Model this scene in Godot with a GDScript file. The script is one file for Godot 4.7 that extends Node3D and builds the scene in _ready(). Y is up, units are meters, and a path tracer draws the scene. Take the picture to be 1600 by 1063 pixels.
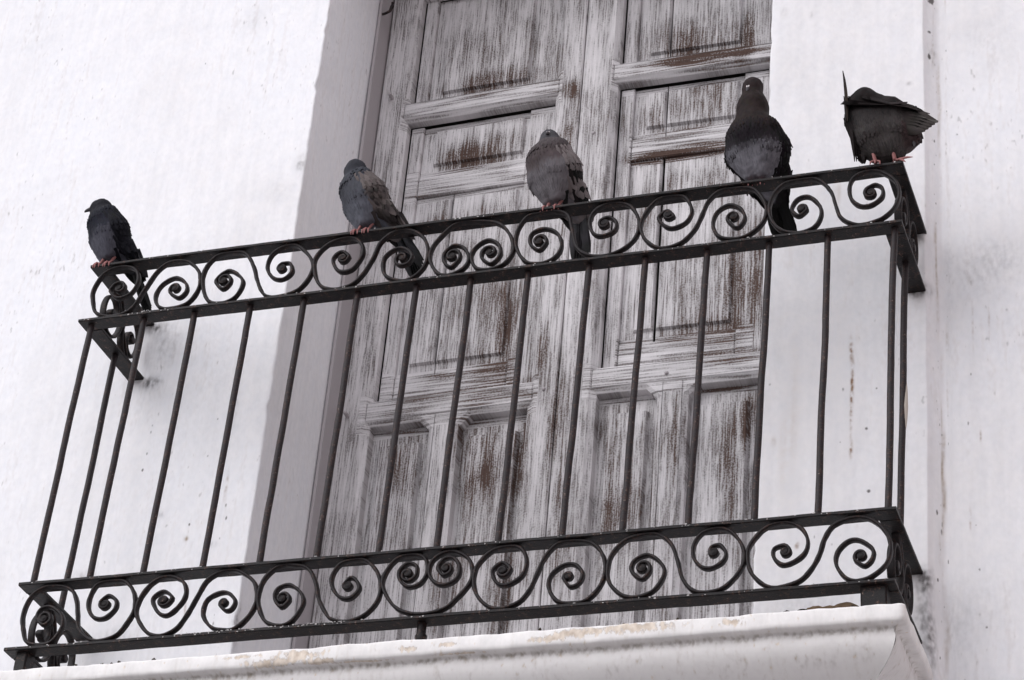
extends Node3D
# Wrought-iron balcony with five pigeons in front of a weathered door in a whitewashed wall.
# Metres; x along the facade, y up, z out of the wall. y = 0 is the top of the lowest rail.

const RAIL_W := 2.31          # width of the railing
const RAIL_H := [0.0, 0.1888, 1.0155, 1.2]   # top faces of the four rails
const RAIL_Z := 0.3332        # front edge of the rails
const BAR := 0.05             # rail depth
const THK := 0.0095            # rail thickness
const JL := 0.478             # door opening, shaded jamb
const JR := 1.889             # door opening, other jamb
const STEP_X := 2.33          # the bay's outer edge
const STEP_D := 0.035          # how far the bay stands proud
const DOOR_Z := -0.40

var M := {}                   # materials

class MB:
	var v := PackedVector3Array()
	var n := PackedVector3Array()
	var uv := PackedVector2Array()
	var c := PackedColorArray()
	var idx := PackedInt32Array()
	func add(p: Vector3, q: Vector2, col := Color.WHITE) -> int:
		v.append(p); uv.append(q); c.append(col)
		return v.size() - 1
	func tri(a: int, b: int, d: int) -> void:
		idx.append(a); idx.append(b); idx.append(d)
	func quad(a: int, b: int, d: int, e: int) -> void:
		tri(a, b, d); tri(a, d, e)
	# a flat face with its own vertices; points run clockwise seen from outside
	func face(pts: Array, uvs: Array = []) -> void:
		var s := v.size()
		for i in pts.size():
			add(pts[i], uvs[i] if uvs.size() > i else Vector2(pts[i].x, pts[i].y))
		for i in range(1, pts.size() - 1):
			tri(s, s + i, s + i + 1)
	func normals() -> void:
		n.resize(v.size())
		for i in n.size(): n[i] = Vector3.ZERO
		for t in range(0, idx.size(), 3):
			var a := idx[t]; var b := idx[t + 1]; var d := idx[t + 2]
			var nn := (v[d] - v[a]).cross(v[b] - v[a])
			n[a] += nn; n[b] += nn; n[d] += nn
		for i in n.size():
			n[i] = n[i].normalized() if n[i].length_squared() > 1e-20 else Vector3.UP
	func mesh() -> ArrayMesh:
		normals()
		var a := []
		a.resize(Mesh.ARRAY_MAX)
		a[Mesh.ARRAY_VERTEX] = v; a[Mesh.ARRAY_NORMAL] = n
		a[Mesh.ARRAY_TEX_UV] = uv; a[Mesh.ARRAY_COLOR] = c; a[Mesh.ARRAY_INDEX] = idx
		var m := ArrayMesh.new()
		m.add_surface_from_arrays(Mesh.PRIMITIVE_TRIANGLES, a)
		return m

func obj(called: String, mb: MB, mat: Material, parent: Node) -> MeshInstance3D:
	var o := MeshInstance3D.new()
	o.name = called
	o.mesh = mb.mesh()
	o.material_override = mat
	o.cast_shadow = GeometryInstance3D.SHADOW_CASTING_SETTING_ON
	parent.add_child(o, true)
	return o

func thing(called: String, label: String, category: String, at := Vector3.ZERO, group := "") -> Node3D:
	var o := Node3D.new()
	o.name = called
	add_child(o, true)
	o.position = at
	tag(o, label, category, group)
	return o

func tag(o: Node, label: String, category: String, group := "") -> void:
	o.set_meta("label", label)
	o.set_meta("category", category)
	if group != "": o.set_meta("group", group)

# ---------------------------------------------------------------- textures
var lut := PackedByteArray()
func make_lut() -> void:
	lut.resize(1025)
	for i in 1025:
		var l := i / 1024.0
		var s := 12.92 * l if l <= 0.0031308 else 1.055 * pow(l, 1.0 / 2.4) - 0.055
		lut[i] = int(clamp(s * 255.0 + 0.5, 0, 255))
func enc(l: float) -> int:
	return lut[int(clampf(l, 0.0, 1.0) * 1024.0)]

# grey noise, made small along one axis and stretched, so that it runs as grain
func grain(sd: int, freq: float, w: int, h: int, tw: int, th: int, oct := 3) -> PackedByteArray:
	var f := FastNoiseLite.new()
	f.seed = sd
	f.noise_type = FastNoiseLite.TYPE_SIMPLEX_SMOOTH
	f.frequency = freq
	f.fractal_octaves = oct
	var im := f.get_image(w, h, false, false, true)
	im.convert(Image.FORMAT_L8)
	if w != tw or h != th: im.resize(tw, th, Image.INTERPOLATE_CUBIC)
	return im.get_data()

func tex(data: PackedByteArray, w: int, h: int) -> ImageTexture:
	var im := Image.create_from_data(w, h, false, Image.FORMAT_RGB8, data)
	im.generate_mipmaps()
	return ImageTexture.create_from_image(im)

func ntex(data: PackedByteArray, w: int, h: int, strength: float) -> ImageTexture:
	var im := Image.create_from_data(w, h, false, Image.FORMAT_L8, data)
	im.convert(Image.FORMAT_RGBA8)
	im.bump_map_to_normal_map(strength)
	im.generate_mipmaps()
	return ImageTexture.create_from_image(im)

func sstep(a: float, b: float, x: float) -> float:
	var t := clampf((x - a) / (b - a), 0.0, 1.0)
	return t * t * (3.0 - 2.0 * t)

# weathered patches of the door, read off the photograph: x, y, half width, half height, amount
const WEAR := [[0.864,2.299,0.125,0.04,0.9],[0.928,2.444,0.071,0.09,0.55],[0.775,2.445,0.062,0.08,0.35],[0.867,2.032,0.107,0.056,0.75],[0.772,2.022,0.062,0.036,0.6],[1.149,2.186,0.021,0.028,0.9],[1.137,1.976,0.021,0.06,0.8],[1.164,2.07,0.014,0.12,0.5],[0.942,1.412,0.057,0.18,0.7],[1.001,1.313,0.036,0.12,0.5],[0.85,1.209,0.107,0.024,0.75],[0.783,1.479,0.062,0.16,0.3],[0.858,1.776,0.125,0.036,0.6],[0.69,1.777,0.036,0.028,0.5],[0.818,1.131,0.098,0.018,1.15],[0.965,1.151,0.089,0.016,1.1],[0.961,1.092,0.089,0.014,0.55],[1.125,1.253,0.016,0.08,0.9],[1.085,1.393,0.021,0.12,0.6],[1.17,0.922,0.018,0.16,0.7],[0.726,0.949,0.05,0.11,0.55],[0.757,0.754,0.045,0.14,0.35],[0.946,0.925,0.064,0.11,0.75],[0.956,0.714,0.054,0.2,0.45],[1.082,0.932,0.025,0.11,0.8],[1.072,0.703,0.036,0.2,0.6],[1.194,0.794,0.014,0.24,0.5],[0.885,0.456,0.032,0.1,0.7],[1.075,0.44,0.054,0.1,0.5],[1.587,2.324,0.107,0.09,0.65],[1.464,2.321,0.062,0.09,0.45],[1.699,2.303,0.025,0.09,0.85],[1.59,2.242,0.143,0.014,0.85],[1.361,2.314,0.018,0.08,0.5],[1.435,2.075,0.05,0.056,0.8],[1.595,2.097,0.064,0.072,0.8],[1.499,2.002,0.071,0.02,0.5],[1.553,1.918,0.152,0.02,1.2],[1.423,1.91,0.064,0.018,1.0],[1.548,1.802,0.098,0.036,0.6],[1.602,1.414,0.089,0.12,0.5],[1.698,1.423,0.039,0.16,0.75],[1.58,1.261,0.107,0.036,0.6],[1.631,1.168,0.125,0.014,0.95],[1.689,1.124,0.064,0.012,0.9],[1.654,1.056,0.071,0.006,1.0],[1.759,1.415,0.018,0.16,0.8],[1.365,0.838,0.054,0.16,0.5],[1.374,0.693,0.05,0.1,0.5],[1.497,0.824,0.039,0.16,0.35],[1.698,0.844,0.036,0.14,0.7],[1.743,0.942,0.013,0.08,1.1],[1.705,0.661,0.045,0.1,0.35],[1.549,0.902,0.021,0.12,0.5],[1.219,0.896,0.011,0.26,0.55],[1.162,1.566,0.011,0.16,0.6],[1.276,0.482,0.071,0.12,0.35],[1.569,0.456,0.107,0.1,0.35],[1.354,1.702,0.071,0.04,0.4],[1.649,1.728,0.107,0.032,0.35],[0.785,1.667,0.071,0.028,0.35],[0.952,2.143,0.071,0.012,0.4],[0.86,2.228,0.143,0.012,0.35],[1.57,2.238,0.161,0.012,0.3],[0.748,2.503,0.107,0.08,0.25],[0.67,0.826,0.036,0.18,0.25],[1.149,2.508,0.014,0.12,0.3],[1.088,2.311,0.018,0.08,0.35],[1.066,2.471,0.025,0.12,0.5]]
# door texture covers x 0.46..1.92, y -0.12..2.72
const DX0 := 0.46
const DXW := 1.46
const DY0 := -0.12
const DYH := 2.84
# boards whose grain runs across: x0, x1, y0, y1
const CROSS := [[0.575, 1.120, 2.137, 2.263], [0.600, 1.030, 1.867, 1.986], [0.600, 1.030, 1.112, 1.240], [0.560, 1.125, 1.012, 1.143],
	[1.280, 1.800, 2.157, 2.280], [1.340, 1.750, 1.890, 2.010], [1.340, 1.750, 1.137, 1.261], [1.260, 1.800, 1.037, 1.160],
	[0.560, 1.125, -0.018, 0.138], [1.260, 1.800, -0.018, 0.138]]

func door_material() -> StandardMaterial3D:
	var W := 960
	var H := 1856
	var g1 := grain(3, 0.22, W, 52, W, H, 4)
	var g2 := grain(4, 0.035, W, 160, W, H, 3)
	var g3 := grain(44, 0.42, W, 130, W, H, 2)
	var h1 := grain(5, 0.20, 26, H, W, H, 4)
	var h2 := grain(6, 0.05, 40, H, W, H, 3)
	var bl := grain(7, 0.012, W / 2, H / 2, W, H, 4)
	var sp := grain(8, 0.22, W, H, W, H, 2)
	# wear map at low resolution
	var w := 256
	var h := 512
	var wm := PackedByteArray()
	wm.resize(w * h)
	var acc := PackedFloat32Array()
	acc.resize(w * h)
	for b in WEAR:
		var cx: float = (b[0] - DX0) / DXW * w
		var cy: float = (DY0 + DYH - b[1]) / DYH * h
		var rx: float = maxf(b[2] / DXW * w * 1.15, 0.8)
		var ry: float = maxf(b[3] / DYH * h * 1.2, 0.8)
		for y in range(maxi(0, int(cy - 2 * ry)), mini(h, int(cy + 2 * ry) + 1)):
			for x in range(maxi(0, int(cx - 2 * rx)), mini(w, int(cx + 2 * rx) + 1)):
				var d: float = pow((x - cx) / rx, 2) + pow((y - cy) / ry, 2)
				acc[y * w + x] = acc[y * w + x] + float(b[4]) * exp(-d * d * 0.45)
	for i in acc.size(): wm[i] = int(clampf(acc[i] / 1.5, 0, 1) * 255)
	var wi := Image.create_from_data(w, h, false, Image.FORMAT_L8, wm)
	wi.resize(W, H, Image.INTERPOLATE_BILINEAR)
	var wear := wi.get_data()
	var cm := PackedByteArray()
	cm.resize(W * H)
	for r in CROSS:
		var x0 := int((r[0] - DX0) / DXW * W)
		var x1 := int((r[1] - DX0) / DXW * W)
		var y0 := int((DY0 + DYH - r[3]) / DYH * H)
		var y1 := int((DY0 + DYH - r[2]) / DYH * H)
		for y in range(maxi(y0, 0), mini(y1, H)):
			for x in range(maxi(x0, 0), mini(x1, W)): cm[y * W + x] = 1
	var out := PackedByteArray()
	out.resize(W * H * 3)
	var hgt := PackedByteArray()
	hgt.resize(W * H)
	for i in W * H:
		var fine: float
		var med: float
		if cm[i] == 1:
			fine = h1[i] / 255.0 - 0.5
			med = h2[i] / 255.0 - 0.5
		else:
			fine = (g1[i] * 0.6 + g3[i] * 0.4) / 255.0 - 0.5
			med = g2[i] / 255.0 - 0.5
		var blot := bl[i] / 255.0 - 0.5
		var s := sp[i] / 255.0 - 0.5
		var ww := wear[i] / 170.0
		var k := 0.31 + ww * 0.42 + fine * 1.45 + med * 0.42 + blot * 0.40 + s * 0.70
		var t := clampf((k - 0.34) * 2.3, 0.0, 1.0)          # paint gone
		var u := clampf((ww * 0.86 + fine * 1.9 + med * 0.7 + blot * 0.6 + s * 1.1 - 0.74) * 2.4, 0.0, 1.0) * t   # raw brown wood
		var pv := 0.55 - fine * 0.26 - med * 0.20 - blot * 0.10 + s * 0.10 - minf(ww, 1.0) * 0.10
		var gr := 0.225 - fine * 0.20 + s * 0.10
		var r := pv * 1.0 * (1.0 - t) + gr * 1.03 * t
		var g := pv * 0.963 * (1.0 - t) + gr * 0.95 * t
		var b := pv * 0.975 * (1.0 - t) + gr * 0.94 * t
		var br := 0.058 + fine * 0.05 + s * 0.03
		r = r * (1.0 - u) + br * 1.30 * u
		g = g * (1.0 - u) + br * 0.83 * u
		b = b * (1.0 - u) + br * 0.68 * u
		out[i * 3] = enc(r); out[i * 3 + 1] = enc(g); out[i * 3 + 2] = enc(b)
		hgt[i] = int(clampf(150.0 - t * 70.0 - fine * 60.0 * (0.3 + t) + s * 20.0, 0, 255))
	var m := StandardMaterial3D.new()
	m.albedo_texture = tex(out, W, H)
	m.normal_enabled = true
	m.normal_texture = ntex(hgt, W, H, 2.6)
	m.normal_scale = 0.9
	m.roughness = 0.82
	m.metallic_specular = 0.25
	return m

# marks on the plaster, read off the photograph: s, y, half width, half height, amount, kind (0 soot, 1 rust, 2 dark spot, 3 tan)
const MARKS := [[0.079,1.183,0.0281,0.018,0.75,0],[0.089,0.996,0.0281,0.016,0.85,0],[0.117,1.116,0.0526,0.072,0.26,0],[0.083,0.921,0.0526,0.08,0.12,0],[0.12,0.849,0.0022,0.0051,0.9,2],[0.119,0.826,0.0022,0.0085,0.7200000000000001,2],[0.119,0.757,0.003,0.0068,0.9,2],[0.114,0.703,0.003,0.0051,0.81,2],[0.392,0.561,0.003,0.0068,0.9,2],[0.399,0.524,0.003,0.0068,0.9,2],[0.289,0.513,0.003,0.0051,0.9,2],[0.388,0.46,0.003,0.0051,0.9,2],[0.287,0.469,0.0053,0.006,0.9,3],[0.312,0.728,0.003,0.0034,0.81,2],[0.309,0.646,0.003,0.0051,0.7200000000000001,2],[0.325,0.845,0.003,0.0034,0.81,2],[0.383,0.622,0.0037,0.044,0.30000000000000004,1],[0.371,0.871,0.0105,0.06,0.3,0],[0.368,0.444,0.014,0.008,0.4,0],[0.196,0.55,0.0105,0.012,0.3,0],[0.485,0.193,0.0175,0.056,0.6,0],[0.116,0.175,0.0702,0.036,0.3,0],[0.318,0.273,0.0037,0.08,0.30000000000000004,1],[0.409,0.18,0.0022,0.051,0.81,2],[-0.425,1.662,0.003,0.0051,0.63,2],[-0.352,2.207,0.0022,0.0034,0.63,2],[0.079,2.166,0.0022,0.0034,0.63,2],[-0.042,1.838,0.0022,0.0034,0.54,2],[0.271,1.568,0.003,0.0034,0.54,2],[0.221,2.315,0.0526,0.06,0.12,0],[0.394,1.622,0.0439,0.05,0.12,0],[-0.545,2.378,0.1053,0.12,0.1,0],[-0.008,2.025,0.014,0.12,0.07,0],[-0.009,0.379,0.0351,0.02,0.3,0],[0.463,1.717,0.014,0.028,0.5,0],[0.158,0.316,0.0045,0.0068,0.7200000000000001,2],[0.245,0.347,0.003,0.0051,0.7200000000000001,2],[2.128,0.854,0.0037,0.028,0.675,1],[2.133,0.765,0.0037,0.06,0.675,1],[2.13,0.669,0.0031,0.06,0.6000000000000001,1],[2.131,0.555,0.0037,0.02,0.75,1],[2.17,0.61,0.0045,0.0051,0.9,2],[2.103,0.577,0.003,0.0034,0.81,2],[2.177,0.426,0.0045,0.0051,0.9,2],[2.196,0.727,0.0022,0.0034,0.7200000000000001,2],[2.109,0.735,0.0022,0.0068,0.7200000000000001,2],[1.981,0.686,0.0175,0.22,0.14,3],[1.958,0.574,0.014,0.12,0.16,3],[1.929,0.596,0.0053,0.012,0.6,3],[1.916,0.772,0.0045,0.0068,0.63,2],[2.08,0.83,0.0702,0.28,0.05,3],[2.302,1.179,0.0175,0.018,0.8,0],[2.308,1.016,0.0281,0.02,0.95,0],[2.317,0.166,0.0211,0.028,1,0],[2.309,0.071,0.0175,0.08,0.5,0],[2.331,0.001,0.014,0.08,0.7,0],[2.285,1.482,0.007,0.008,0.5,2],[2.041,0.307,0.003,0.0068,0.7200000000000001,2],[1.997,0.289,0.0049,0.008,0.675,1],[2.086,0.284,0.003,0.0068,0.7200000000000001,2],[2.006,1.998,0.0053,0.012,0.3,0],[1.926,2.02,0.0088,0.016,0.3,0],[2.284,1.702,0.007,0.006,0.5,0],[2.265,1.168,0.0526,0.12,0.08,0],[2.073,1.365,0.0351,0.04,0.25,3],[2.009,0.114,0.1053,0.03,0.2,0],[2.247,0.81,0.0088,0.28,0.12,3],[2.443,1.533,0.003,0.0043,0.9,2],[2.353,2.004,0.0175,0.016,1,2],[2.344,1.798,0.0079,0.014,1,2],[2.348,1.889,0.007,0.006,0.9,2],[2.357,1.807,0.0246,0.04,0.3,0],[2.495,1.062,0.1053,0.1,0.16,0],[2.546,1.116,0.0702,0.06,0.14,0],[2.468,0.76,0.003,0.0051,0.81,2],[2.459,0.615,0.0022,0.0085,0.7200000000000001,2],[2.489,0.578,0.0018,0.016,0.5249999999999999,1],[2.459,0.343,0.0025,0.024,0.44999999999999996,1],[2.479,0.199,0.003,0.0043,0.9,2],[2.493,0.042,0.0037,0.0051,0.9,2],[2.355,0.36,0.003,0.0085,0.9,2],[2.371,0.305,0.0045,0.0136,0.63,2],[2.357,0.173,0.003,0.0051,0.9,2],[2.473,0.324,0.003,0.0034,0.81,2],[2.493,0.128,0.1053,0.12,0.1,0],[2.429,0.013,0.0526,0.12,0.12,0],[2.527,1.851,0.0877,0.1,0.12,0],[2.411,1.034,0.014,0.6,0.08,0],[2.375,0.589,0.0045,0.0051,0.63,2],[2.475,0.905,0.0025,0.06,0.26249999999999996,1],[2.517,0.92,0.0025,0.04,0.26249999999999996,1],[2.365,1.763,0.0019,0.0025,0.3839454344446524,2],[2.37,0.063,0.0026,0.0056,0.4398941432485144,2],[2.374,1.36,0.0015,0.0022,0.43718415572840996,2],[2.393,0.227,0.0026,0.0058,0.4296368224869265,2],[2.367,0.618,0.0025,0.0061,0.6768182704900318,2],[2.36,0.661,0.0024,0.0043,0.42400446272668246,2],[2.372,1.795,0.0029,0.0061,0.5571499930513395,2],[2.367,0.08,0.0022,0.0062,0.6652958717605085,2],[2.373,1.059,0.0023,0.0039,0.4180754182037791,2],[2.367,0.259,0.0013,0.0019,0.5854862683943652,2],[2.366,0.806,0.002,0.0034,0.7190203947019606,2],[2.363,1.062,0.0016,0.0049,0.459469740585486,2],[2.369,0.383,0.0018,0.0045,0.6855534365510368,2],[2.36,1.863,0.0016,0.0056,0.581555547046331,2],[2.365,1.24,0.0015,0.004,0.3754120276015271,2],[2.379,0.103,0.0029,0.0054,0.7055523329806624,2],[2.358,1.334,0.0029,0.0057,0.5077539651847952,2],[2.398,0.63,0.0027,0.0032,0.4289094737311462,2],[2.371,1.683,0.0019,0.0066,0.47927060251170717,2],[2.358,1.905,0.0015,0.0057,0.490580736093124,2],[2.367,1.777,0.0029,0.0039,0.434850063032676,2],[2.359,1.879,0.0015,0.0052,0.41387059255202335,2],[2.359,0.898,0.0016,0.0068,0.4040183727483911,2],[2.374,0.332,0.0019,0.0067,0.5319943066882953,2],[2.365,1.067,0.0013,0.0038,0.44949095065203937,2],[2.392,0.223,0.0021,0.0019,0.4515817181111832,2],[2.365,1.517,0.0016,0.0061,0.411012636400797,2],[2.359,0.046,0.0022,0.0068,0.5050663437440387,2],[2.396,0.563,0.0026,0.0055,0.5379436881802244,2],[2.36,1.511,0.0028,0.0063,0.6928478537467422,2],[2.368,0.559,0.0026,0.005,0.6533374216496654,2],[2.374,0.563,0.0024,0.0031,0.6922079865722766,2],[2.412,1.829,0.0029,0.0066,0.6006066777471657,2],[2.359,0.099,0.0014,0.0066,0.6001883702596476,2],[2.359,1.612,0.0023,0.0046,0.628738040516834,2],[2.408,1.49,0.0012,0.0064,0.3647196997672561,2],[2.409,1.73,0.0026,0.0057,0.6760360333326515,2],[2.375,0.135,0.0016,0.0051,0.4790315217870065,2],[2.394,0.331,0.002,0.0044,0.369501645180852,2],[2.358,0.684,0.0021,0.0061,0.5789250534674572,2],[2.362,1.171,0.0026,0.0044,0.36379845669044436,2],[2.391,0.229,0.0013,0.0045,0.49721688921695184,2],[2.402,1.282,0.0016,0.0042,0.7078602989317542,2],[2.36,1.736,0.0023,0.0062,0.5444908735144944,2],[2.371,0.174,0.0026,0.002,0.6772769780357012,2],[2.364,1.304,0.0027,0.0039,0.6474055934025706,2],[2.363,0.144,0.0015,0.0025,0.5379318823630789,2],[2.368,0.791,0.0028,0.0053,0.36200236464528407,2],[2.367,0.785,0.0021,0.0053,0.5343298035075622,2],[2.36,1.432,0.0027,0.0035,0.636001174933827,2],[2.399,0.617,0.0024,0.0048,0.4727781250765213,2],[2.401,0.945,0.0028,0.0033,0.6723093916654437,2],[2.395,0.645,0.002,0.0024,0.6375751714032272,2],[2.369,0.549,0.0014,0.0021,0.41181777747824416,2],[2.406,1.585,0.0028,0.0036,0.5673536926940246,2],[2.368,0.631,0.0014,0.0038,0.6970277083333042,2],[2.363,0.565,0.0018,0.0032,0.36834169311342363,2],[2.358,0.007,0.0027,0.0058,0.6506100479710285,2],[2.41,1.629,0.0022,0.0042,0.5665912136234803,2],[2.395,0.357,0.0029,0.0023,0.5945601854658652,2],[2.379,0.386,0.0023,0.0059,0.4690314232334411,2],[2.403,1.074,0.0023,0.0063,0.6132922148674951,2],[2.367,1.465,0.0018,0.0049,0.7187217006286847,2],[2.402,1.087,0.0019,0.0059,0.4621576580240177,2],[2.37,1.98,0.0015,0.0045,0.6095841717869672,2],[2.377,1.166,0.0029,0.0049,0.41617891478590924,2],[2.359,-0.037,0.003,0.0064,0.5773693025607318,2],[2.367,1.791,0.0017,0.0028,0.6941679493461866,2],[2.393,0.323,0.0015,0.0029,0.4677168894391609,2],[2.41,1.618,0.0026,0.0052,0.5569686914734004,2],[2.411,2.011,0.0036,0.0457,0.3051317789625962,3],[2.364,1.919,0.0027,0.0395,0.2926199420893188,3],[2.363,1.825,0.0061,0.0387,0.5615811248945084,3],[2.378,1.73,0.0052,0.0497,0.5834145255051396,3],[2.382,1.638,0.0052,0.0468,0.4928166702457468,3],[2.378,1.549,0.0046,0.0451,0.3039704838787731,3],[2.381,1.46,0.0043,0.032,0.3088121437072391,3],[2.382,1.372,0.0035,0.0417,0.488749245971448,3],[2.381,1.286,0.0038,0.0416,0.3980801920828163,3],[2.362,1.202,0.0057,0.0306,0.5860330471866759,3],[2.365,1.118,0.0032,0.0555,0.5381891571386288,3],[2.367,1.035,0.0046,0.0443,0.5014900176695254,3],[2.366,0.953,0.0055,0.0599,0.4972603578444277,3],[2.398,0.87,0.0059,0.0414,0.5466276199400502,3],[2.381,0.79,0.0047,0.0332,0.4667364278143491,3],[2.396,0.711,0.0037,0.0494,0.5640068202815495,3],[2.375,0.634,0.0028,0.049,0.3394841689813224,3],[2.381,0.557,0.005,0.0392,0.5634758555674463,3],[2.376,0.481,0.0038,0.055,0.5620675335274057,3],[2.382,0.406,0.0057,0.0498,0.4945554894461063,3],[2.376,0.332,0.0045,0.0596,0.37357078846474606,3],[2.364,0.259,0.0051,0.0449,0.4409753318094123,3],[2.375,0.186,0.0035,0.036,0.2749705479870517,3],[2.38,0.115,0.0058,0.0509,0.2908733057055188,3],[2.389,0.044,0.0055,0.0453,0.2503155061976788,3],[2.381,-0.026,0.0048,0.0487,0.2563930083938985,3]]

func wall_material(s0: float, sw: float, sd: int, base: float) -> StandardMaterial3D:
	var W := 896
	var H := 1088
	var y0 := -0.5
	var yh := 3.2
	var big := grain(sd, 0.006, W / 2, H / 2, W, H, 4)
	var str1 := grain(sd + 1, 0.06, W, 120, W, H, 3)
	var fine := grain(sd + 2, 0.11, W, H, W, H, 4)
	var spk := grain(sd + 3, 0.045, W, H, W, H, 3)
	var spk2 := grain(sd + 4, 0.16, W, H / 2, W, H, 2)
	var soot := PackedFloat32Array(); soot.resize(W * H)
	var rust := PackedFloat32Array(); rust.resize(W * H)
	var dark := PackedFloat32Array(); dark.resize(W * H)
	var tan := PackedFloat32Array(); tan.resize(W * H)
	for b in MARKS:
		if b[0] < s0 - 0.1 or b[0] > s0 + sw + 0.1: continue
		var cx: float = (b[0] - s0) / sw * W
		var cy: float = (y0 + yh - b[1]) / yh * H
		var rx: float = maxf(b[2] / sw * W, 0.9)
		var ry: float = maxf(b[3] / yh * H, 0.9)
		var kind := int(b[5])
		for y in range(maxi(0, int(cy - 2.2 * ry)), mini(H, int(cy + 2.2 * ry) + 1)):
			for x in range(maxi(0, int(cx - 2.2 * rx)), mini(W, int(cx + 2.2 * rx) + 1)):
				var a: float = float(b[4]) * exp(-(pow((x - cx) / rx, 2) + pow((y - cy) / ry, 2)) * 0.9)
				var i := y * W + x
				if kind == 0: soot[i] += a
				elif kind == 1: rust[i] += a
				elif kind == 2: dark[i] += a
				else: tan[i] += a
	var out := PackedByteArray()
	out.resize(W * H * 3)
	var hgt := PackedByteArray()
	hgt.resize(W * H)
	for i in W * H:
		var f := fine[i] / 255.0 - 0.5
		var g := big[i] / 255.0 - 0.5
		var st := str1[i] / 255.0 - 0.5
		var k := spk[i] / 255.0 - 0.5
		var k2 := spk2[i] / 255.0 - 0.5
		var v := base + g * 0.07 + st * 0.07 + f * 0.06 + k * 0.04
		# small dirt flecks where two noises meet
		var fl := clampf((k2 * 0.9 + k * 0.8 + g * 0.5 - 0.50) * 6.0, 0.0, 1.0)
		v *= 1.0 - 0.30 * fl
		var r := v * (1.0 + (k - g) * 0.015)
		var gg := v * 0.992
		var b := v * (1.012 - (k - g) * 0.02)
		var wt := clampf((st * 1.6 + g * 0.9 + k2 * 0.7 - 0.30) * 2.0, 0.0, 1.0) * 0.22
		r = lerpf(r, 0.56, wt); gg = lerpf(gg, 0.51, wt); b = lerpf(b, 0.48, wt)
		var a := soot[i]
		if a > 0.01:
			a = clampf(a * (0.85 + f * 1.5 + k2 * 1.1 + st * 0.7), 0.0, 1.0) * 0.8
			r = lerpf(r, 0.055, a); gg = lerpf(gg, 0.047, a); b = lerpf(b, 0.045, a)
		a = tan[i]
		if a > 0.01:
			a = clampf(a * (0.8 + st * 2.2 + f * 1.4), 0.0, 1.0)
			r = lerpf(r, 0.36, a); gg = lerpf(gg, 0.29, a); b = lerpf(b, 0.23, a)
		a = rust[i]
		if a > 0.01:
			a = clampf(a * (0.9 + f * 3.0 + k2 * 1.0), 0.0, 1.0)
			r = lerpf(r, 0.22, a); gg = lerpf(gg, 0.12, a); b = lerpf(b, 0.06, a)
		a = dark[i]
		if a > 0.05:
			a = clampf((a + f * 0.9 - 0.42) * 2.6, 0.0, 1.0) * 0.85
			r = lerpf(r, 0.05, a); gg = lerpf(gg, 0.04, a); b = lerpf(b, 0.035, a)
		out[i * 3] = enc(r); out[i * 3 + 1] = enc(gg); out[i * 3 + 2] = enc(b)
		hgt[i] = int(clampf(128.0 + f * 26.0 + k * 30.0 + st * 26.0 - fl * 20.0, 0, 255))
	var m := StandardMaterial3D.new()
	m.albedo_texture = tex(out, W, H)
	m.normal_enabled = true
	m.normal_texture = ntex(hgt, W, H, 2.2)
	m.normal_scale = 0.8
	m.roughness = 0.92
	m.metallic_specular = 0.2
	# uv runs s0..s0+sw, y0..y0+yh
	m.set_meta("map", [s0, sw, y0, yh])
	return m

func wall_uv(m: Material, s: float, y: float) -> Vector2:
	var a: Array = m.get_meta("map")
	return Vector2((s - a[0]) / a[1], 1.0 - (y - a[2]) / a[3])

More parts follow.
